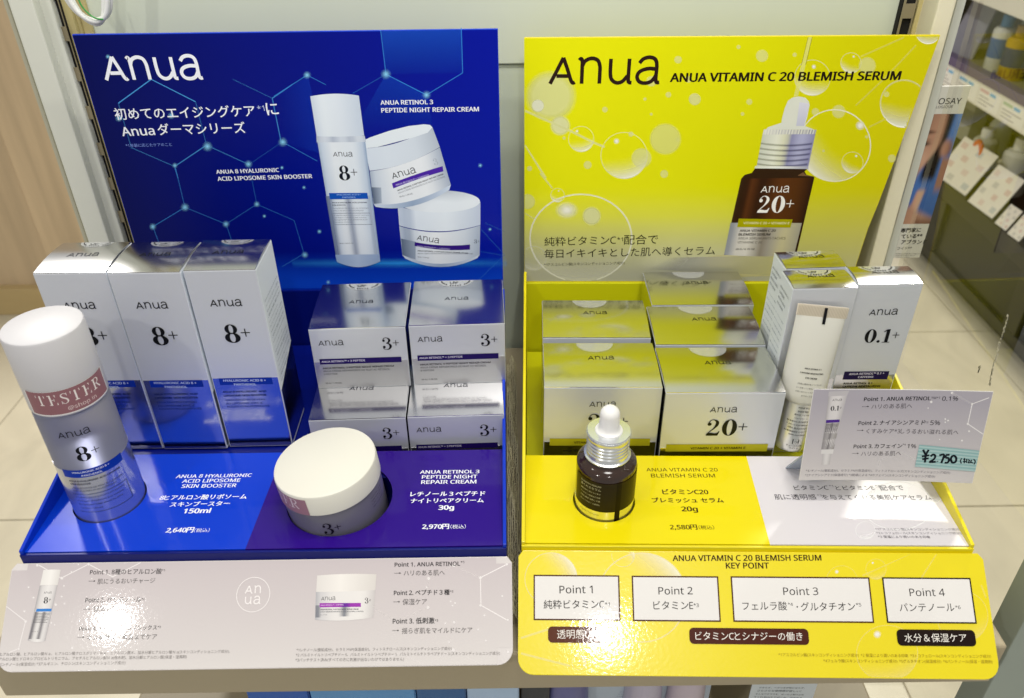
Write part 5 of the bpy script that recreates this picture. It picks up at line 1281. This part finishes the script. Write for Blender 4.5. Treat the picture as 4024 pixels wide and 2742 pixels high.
# net liner in the gap between the displays
rng = random.Random(3); bm = bmesh.new()
x0, x1, y0, y1 = -.0035, .0048, .345, .64
def strand(p, q, r=.0004):
    d = (Vector(q)-Vector(p)); n_ = d.cross(Vector((0, 0, 1))); n_ = n_.normalized()*r if n_.length else Vector((r, 0, 0)); u_ = Vector((0, 0, r))
    vs = [bm.verts.new(Vector(a)+o) for a in (p, q) for o in (n_, u_, -n_, -u_)]
    for i in range(4): bm.faces.new((vs[i], vs[(i+1) % 4], vs[4+(i+1) % 4], vs[4+i]))
hz_ = lambda x, y: .012+.006*math.sin(y*90)+.005*math.sin(x*700+y*60)
gx = [x0+(x1-x0)*i/5 for i in range(6)]; gy = [y0+.0021*i for i in range(int((y1-y0)/.0021))]
V3 = [[(x+rng.uniform(-.0004, .0004), y+rng.uniform(-.0006, .0006), hz_(x, y)+rng.uniform(-.0008, .0008)) for y in gy] for x in gx]
for i in range(len(gx)):
    for j in range(len(gy)-1): strand(V3[i][j], V3[i][j+1])
for j in range(len(gy)):
    for i in range(len(gx)-1): strand(V3[i][j], V3[i+1][j])
nt_ = bm_obj('shelf_net', bm, None, mat('natural_net', 'c9c2a0', .8, var=.15, vscale=400))
tag(nt_, 'strip of crumpled beige netting on the shelf between the two displays', 'netting')
# poster to the right
PY = .672
pl = at_y((3690, 345), PY); pr_ = at_y((3808, 337), PY); pbm = at_y((3630, 1012), PY)
po = empty('poster', (pl.x-.012, PY, pbm.z), 0, 'narrow skincare poster with a cropped portrait, right of the ivory upright', 'poster')
pw, ph = pr_.x-pl.x+.014, pr_.z-pbm.z
sheet('poster_board', [(0, 0, 0), (pw, 0, 0), (pw, 0, ph), (0, 0, ph)], (0, -1, 0), .002, mat('poster_white', 'dedccf', .35, coat=.3), po, .0003)
PP = Panel(po, (0, 0, 0), (1, 0, 0), (0, 0, 1)); P = Print(PP)
kp = K(3424, 500, 2.2633); kq = K(3424, 0, 2.64)
vt = P.q(kq(800, 1180))[1]; vb = P.q(kp(420, 857))[1]
P.rect(.0002, vb, pw-.0002, vt, '4f74b4'); P.up()
uu = lambda a: a*pw; vv = lambda b: vb+(vt-vb)*b
def pp(pts_, c): P.poly([(uu(max(.004, min(.996, a))), vv(max(.002, min(.998, b)))) for a, b in pts_], c)
def sm(x): x = max(0., min(1., x)); return x*x*(3-2*x)
def face(a, b):
    """a soft cropped portrait: a across 0..1, b up 0..1 (printed photograph)"""
    c = mixc('3f68b0', '5c86c8', b)
    hair = sm((a-(.30+.10*math.sin(b*3)))*9)*sm(((.90-.12*(1-b))-a)*9)*sm((b-.36)*9)
    c = mixc(c, '1d1613', hair)
    jaw = .40+.34*sm((b-.36)/.42)+.02*math.sin(b*9)
    fc = sm((jaw-a)*8)*sm((b-.33)*14)
    sk = mixc('7d5a46', 'c89a7e', sm(.35+a*.9-.25*abs(b-.62)*2)); sk = mixc(sk, 'd8ae94', math.exp(-((a-.36)/.16)**2-((b-.60)/.10)**2)*.8)
    c = mixc(c, sk, fc)
    for ca, cb, ra, rb, col, st in ((.30, .845, .22, .018, '4a3228', .85), (.27, .745, .20, .022, '241813', .9), (.33, .742, .05, .018, '0c0806', .9), (.26, .775, .22, .02, '7a5642', .5), (.10, .55, .10, .03, 'a8705e', .6), (.08, .44, .14, .025, '9c4f4a', .7)):
        c = mixc(c, col, st*math.exp(-(((a-ca)/ra)**2+((b-cb)/rb)**2)**2))
    ear = math.exp(-(((a-.86)/.13)**2+((b-.70)/.085)**2)**2); c = mixc(c, mixc('c49078', '8a5a46', sm((a-.8)*5)), ear)
    fing = sm((1-abs(a-.93)/.10)*3)*sm((b-.26)*8)*sm((.66-b)*12); c = mixc(c, 'ac7c64', fing)
    th = sm((.13-abs(a-.58+.25*(.36-b)*1.4))*14)*sm((.36-b)*14); c = mixc(c, mixc('9c6c54', 'd4a88e', sm(1-abs(a-.56)*3.4)), th)
    hand = sm((.30-b-.20*a)*10); c = mixc(c, mixc('a67a60', 'c89c82', sm(a*1.2)), hand)
    neck = sm((.10-b)*10)*sm((a-.55)*8); c = mixc(c, '8c6450', neck)
    return c
P.patch(((.0002, vb), (pw-.0002, vb), (pw-.0002, vt), (.0002, vt)), face, 30, 70, px=False)
P.up()
P.text('OSAY', kq(690, 1080), kq(925, 1076), '1c1b1a', .0, shear=.0); P.text('LOGIQUE', kq(665, 1128), kq(840, 1122), '4a4846', -.005)
P.text('専門家に', kp(258, 936), kp(436, 930), '15130f', .03); P.text('ている**', kp(262, 988), kp(448, 982), '15130f', .03); P.text('アブランド', kp(262, 1038), kp(486, 1036), '15130f', .03); P.text('フイド**', kp(226, 1090), kp(356, 1086), '2c2a24', 0)
for i in range(3): P.text('*日本国内の皮膚科医を対象とした調査による', kp(214, 1128+i*14), kp(430-i*45, 1128+i*14), '6a675c', 0)
P.build('poster_print', po)

# =================================================================== NEIGHBOURING GONDOLA (right, behind)
GX = 1.3; FZ = -.745
gd = empty('neighbouring_gondola', (GX, 2.0, FZ), 0, 'dark olive brown gondola with framed base drawers and white price rails at the right', 'shelving')
M_gd = mat('gondola_dark', '1d1a12', .45, var=.10, vscale=5); M_gdf = mat('gondola_frame', '26231a', .42, var=.08)
def gl(y, z): return (y-2.0, z-FZ)
box('base_cabinet', .012, .5, -1.6, 1.3, .03, .268, M_gd, gd, .002)
box('kick_board', .03, .48, -1.6, 1.3, 0, .0295, mat('gondola_kick', '2a281e', .6), gd, .001)
box('base_rail', 0, .0118, -1.6, 1.3, .222, .27, M_gdf, gd, .002); box('base_rail', 0, .0118, -1.6, 1.3, .03, .062, M_gdf, gd, .002)
for yy in (-1.2, -.72, -.24, .24, .72, 1.2): box('base_stile', -.0005, .0117, yy-.03, yy+.03, .0625, .2215, M_gdf, gd, .002)
box('gondola_back', .42, .45, -1.6, 1.3, .27, 1.6, mat('gondola_back_panel', '7d785c', .6, var=.05), gd, .001)
box('shelf_plate', .02, .42, -1.6, 1.3, .55, .568, mat('gondola_shelf', '8e8872', .5), gd, .001)
box('price_rail', -.012, .0195, -1.6, 1.3, .515, .575, mat('price_rail_white', 'e4dfd2', .35, var=.03), gd, .002)
box('rail_edge', -.014, .0195, -1.6, 1.3, .5755, .598, mat('rail_violet', '6a5c7a', .35), gd, .002)
box('shelf_plate', .02, .42, -1.6, 1.3, .785, .80, mat('gondola_shelf', '8e8872', .5), gd, .001)
box('price_rail', -.012, .0195, -1.6, 1.3, .755, .83, mat('price_rail_white', 'e4dfd2', .35, var=.03), gd, .002)
rp = Panel(gd, (-.0125, 1.3, .515), (0, -1, 0), (0, 0, 1)); P = Print(rp); rng = random.Random(5)
u = .5
while u < 2.6:
    P.rect(u, .006, u+.115, .054, 'efece4'); P.up(.00001); P.rect(u+.004, .042, u+.05, .05, rng.choice(['7fb4d8', 'd8b4b4', 'b8c8a8'])); P.rect(u+.055, .042, u+.085, .05, '7fb4d8')
    for i in range(3): P.rect(u+.006, .012+i*.009, u+.05+rng.uniform(0, .05), .015+i*.009, 'b4aea8')
    u += .12
P.build('rail_tickets', gd)
# goods on the gondola
def far_bottle(nm, x, y, z, r, h, col, capc, lab, cat='bottle', band=None):
    e = empty(nm, (x, y, z), 0, lab, cat)
    lathe('body', [(0, 0), (r*.94, 0), (r, r*.1), (r, h*.72), (r*.8, h*.78), (r*.42, h*.8), (0, h*.8)], mat('far_'+col, col, .35), e, 20)
    lathe('cap', [(r*.45, h*.795), (r*.55, h*.8), (r*.55, h*.98), (r*.5, h), (0, h)], mat('far_'+capc, capc, .4), e, 20)
    if band: lathe('label_band', [(r*1.01, h*.25), (r*1.01, h*.6)], mat('far_'+band, band, .4), e, 20)
    return e
s1 = FZ+.5682
def gy(px): r = ray(px); return (CAMP+r*((GX+.1)/r.x))
p = gy((3905, 270)); far_bottle('bottle', GX+.10, p.y, s1, .030, .15, 'd8d8cc', '4a86b8', 'blue capped bottle with dark label on the far gondola shelf', band='3a68a8')
p = gy((3972, 285)); far_bottle('bottle', GX+.10, p.y, s1, .034, .14, 'c8a42c', 'b08c20', 'golden yellow bottle on the far gondola shelf', band='2c3a6a')
bx = empty('far_carton', (GX+.20, gy((3900, 180)).y+.01, s1), 0, 'tall grey white carton with blue oval behind the far bottles', 'carton')
box('carton_body', 0, .05, -.04, .05, 0, .24, mat('far_grey_carton', 'aeb0a8', .4), bx, .001)
bm = bmesh.new(); bmesh.ops.create_circle(bm, cap_ends=True, radius=.02, segments=20, matrix=Matrix.Translation((-.0008, 0, .20)) @ Matrix.Rotation(R_(90), 4, 'Y')); bm_obj('blue_oval', bm, bx, mat('far_blue_oval', '2c3f8c', .4))
ps = empty('far_pouch', (GX+.08, gy((3800, 180)).y, s1), R_(12), 'translucent lilac pouch leaning at the end of the far shelf', 'pouch')
sheet('pouch_sheet', [(0, -.06, 0), (0, .06, 0), (.05, .05, .17), (.05, -.05, .17)], (-1, 0, .3), .006, mat('far_pouch', '9a98a4', .3), ps, .001)
bxz = FZ+.27
for (pxx, r, h, c, lab) in [((3860, 600), .035, .13, 'c9c8b8', 'squat grey white jar on the gondola base, farthest back'), ((3945, 660), .022, .10, 'd8d2b0', 'small cream tester bottle beside the swatch cards'), ((3985, 690), .022, .10, 'ddd9c8', 'small white tester bottle, second beside the swatch cards'), ((4010, 600), .04, .16, 'dcdad0', 'tall white pump bottle at the right edge of the gondola base')]:
    q = CAMP+ray(pxx)*((GX+.14)/ray(pxx).x)
    far_bottle('tester_bottle', GX+.14, q.y, bxz, r, h, c, 'e6e4da', lab)
q = CAMP+ray((3832, 628))*((GX+.06)/ray((3832, 628)).x)
rg = empty('orange_ring', (GX+.06, q.y, bxz), 0, 'orange ring holder standing behind the large swatch card', 'holder')
tube('ring', [(.012*math.sin(t)*.3, .026*math.cos(t)+.012*math.sin(t), q.z-bxz+.05*math.sin(t)) for t in [2*math.pi*i/24 for i in range(24)]], .007, mat('orange_plastic', 'd8642c', .35), rg, 8, closed=True)
tube('stem', [(0, 0, 0), (0, 0, q.z-bxz-.045)], .004, mat('orange_stem', 'b8b4a4', .4), rg, 8)
for (pxx, lab) in (((3700, 520), 'tall pale carton at the far end of the gondola base'), ((3765, 560), 'pale grey carton beside the squat jar on the gondola base')):
    q = CAMP+ray(pxx)*((GX+.22)/ray(pxx).x); e = empty('far_carton', (GX+.22, q.y, bxz), R_(6), lab, 'carton')
    box('carton_body', 0, .05, -.035, .035, 0, .19, mat('far_pale_carton', 'b9b6a4', .45), e, .001); box('carton_band', -.0006, -.0001, -.034, .034, .05, .10, mat('far_band', '8f8c7c', .5), e, 0)
for (pxx, r, h, c, cap_, lab) in (((3905, 560), .026, .17, 'd2cfc0', 'bcb8a8', 'slim pale bottle between the squat jar and the pump bottle'), ((3995, 780), .020, .09, 'c9a08c', 'e6e4da', 'small pinkish bottle low on the gondola base at the right'), ((3950, 470), .030, .19, 'c4c6bc', 'd6d4ca', 'tall milky bottle below the ticketed rail')):
    q = CAMP+ray(pxx)*((GX+.20)/ray(pxx).x); far_bottle('tester_bottle', GX+.20, q.y, bxz, r, h, c, cap_, lab)
def swatch(px, w_, h_, lab):
    q = CAMP+ray(px)*((GX+.02)/ray(px).x)
    e = empty('swatch_card', (GX+.004, q.y, bxz+.001), R_(4), lab, 'card')
    th = R_(28); sheet('card', [(0, w_/2, 0), (0, -w_/2, 0), (h_*math.sin(th), -w_/2, h_*math.cos(th)), (h_*math.sin(th), w_/2, h_*math.cos(th))], (-math.cos(th), 0, math.sin(th)), .001, mat('swatch_white', 'efe9dc', .4), e, 0)
    Q = Panel(e, (0, w_/2, 0), (0, -1, 0), (math.sin(th), 0, math.cos(th))); P_ = Print(Q); rn = random.Random(int(px[0]))
    for i in range(4):
        for j in range(4):
            if (i+j) % 2: P_.rect(w_*(.06+.23*i), h_*(.08+.23*j), w_*(.06+.23*i+.17), h_*(.08+.23*j+.13), rn.choice(['e2cabe', 'd4d0c6', 'e6d4c8', 'ccceca']))
    P_.build('swatch_print', e)
swatch((3760, 700), .17, .13, 'large white swatch card tilted on the gondola edge by the orange ring'); swatch((3880, 800), .12, .12, 'white swatch card with pastel patches, nearer on the gondola edge')
swatch((3955, 885), .05, .06, 'small white price card, upper of two on the gondola edge'); swatch((4005, 930), .05, .06, 'small white price card at the right border of the photo')
fw_ = tag(box('back_partition', .30, 1.75, 3.35, 3.4, FZ, 1.4, mat('partition_paint', '8f8a72', .6, var=.05), None, .002), 'dull olive partition wall far behind the gondola', 'wall')

# =================================================================== LOWER SHELF, just below the picture's edge
ls = empty('storage_shelf', (0, .33, -.215), 0, 'cream lower shelf glimpsed beneath the display shelf', 'shelf')
box('shelf_board', -.345, .3215, -.006, .36, -.03, 0, M_shelf, ls, .002)
def lowbox(x0, x1, c, lab, nm='sachet_box', y=.36, h=.150, edge=None, cat='box'):
    e = empty(nm, ((x0+x1)/2, y, -.2148), 0, lab, cat); w_ = (x1-x0)/2
    box('carton_body', -w_, w_, 0, .06, 0, h, mat('low_'+c, c, .35, coat=.3, var=.15, vscale=18), e, .001)
    box('flap', -w_+.001, w_-.001, -.0012, -.0002, h*.55, h-.004, mat('low_'+(edge or c)+'_f', edge or c, .3, coat=.3, var=.1), e, .0002)
    return e
lowbox(-.202, -.155, '0a4fa4', 'deep blue box under the shelf, left of the sky blue one', edge='0d58b4')
lowbox(-.1545, -.075, '4a8cc8', 'sky blue box under the shelf', edge='5a98d0'); lowbox(-.0745, -.037, '1f5c96', 'slate blue box under the shelf beside a pale panel', edge='255f98')
lowbox(-.0365, .003, 'a9c4e2', 'pale blue board under the shelf below the gap', nm='pale_board', edge='aec8e4', cat='board'); lowbox(.0045, .026, '14202c', 'black box under the yellow display', edge='1a2632')
def lowtube(x, c, lab, r=.017, rz=0):
    e = empty('lotion_tube', (x, .372, -.2148), rz, lab, 'tube')
    lathe('body', [(0, 0), (r*.9, 0), (r, .004), (r*1.02, .09), (r*.9, .135), (r*.6, .158), (0, .16)], mat('low_'+c, c, .35, var=.05), e, 28)
    return e
t0 = lowtube(.040, '6a6a98', 'dusty violet lotion tube under the yellow display')
e = empty('text_panel', (.088, .374, -.2148), 0, 'pale blue grey backing card under the shelf behind the lotion tubes', 'card'); box('card_sheet', -.034, .065, 0, .002, 0, .152, mat('low_card', 'b4c0cc', .4), e, .0002)
lp = Panel(e, (0, 0, 0), (1, 0, 0), (0, 0, 1)); P = Print(lp)
for i in range(4): P.text('しっとり美容液処方 うるおい', (-.030, .145-i*.004) if 0 else D(1408-i*4, 1571+i*5), D(1472-i*2, 1572+i*5), '6a7c90', 0)
P.build('card_lettering', e)
for x, lab in ((.0995, 'pale lilac sunscreen tube under the shelf, left of the pair'), (.1330, 'pale pink sunscreen tube under the shelf, right of the pair')):
    t1 = lowtube(x, 'b9b4c4' if x < .12 else 'c2b6c0', lab, .0145)
    P = Print(Cyl(t1, (0, 0, 0), .0150, R_(-8) if x < .12 else R_(-10))); P.h = .0006
    P.text('Sunshield', (-.009, .147), (.009, .147), '3c3a4c', .02, base=True); P.text('BRIGHT VEIL', (-.009, .1435), (.007, .1435), 'b49aa8', .0); P.text('ACS theory', (-.009, .1395), (.003, .1395), '3c3a4c', .03, base=True); P.text('for sensitive skin', (-.009, .1358), (.009, .1358), '3c3a4c', .02, base=True)
    P.build('tube_lettering', t1)
e = empty('leaflet', (.205, .366, -.2148), 0, 'pale leaflet of small japanese print under the shelf', 'leaflet'); box('sheet', -.024, .026, 0, .001, 0, .160, mat('low_leaflet', 'c8d0d4', .4), e, .0002)
lp = Panel(e, (0, 0, 0), (1, 0, 0), (0, 0, 1)); P = Print(lp)
for i, (t_, w_) in enumerate([('テカらず、ベタつきが気にならず、', .040), ('さらさらな使用感が欲しい！', .038), ('そんなワガママを、ぜーんぶ受け止め', .042), ('てくれるUVケアがこの、アクセス', .042), ('のスーパーサンシールド', .034)]): P.text(t_, (0, 0) if 0 else D(1722-i*4, 1562+i*7), D(1722-i*4+w_*2600, 1563+i*7.5), '4a5058', .01)
P.build('leaflet_lettering', e)

for c, o in _txt.values():
    bpy.data.objects.remove(o); bpy.data.curves.remove(c)
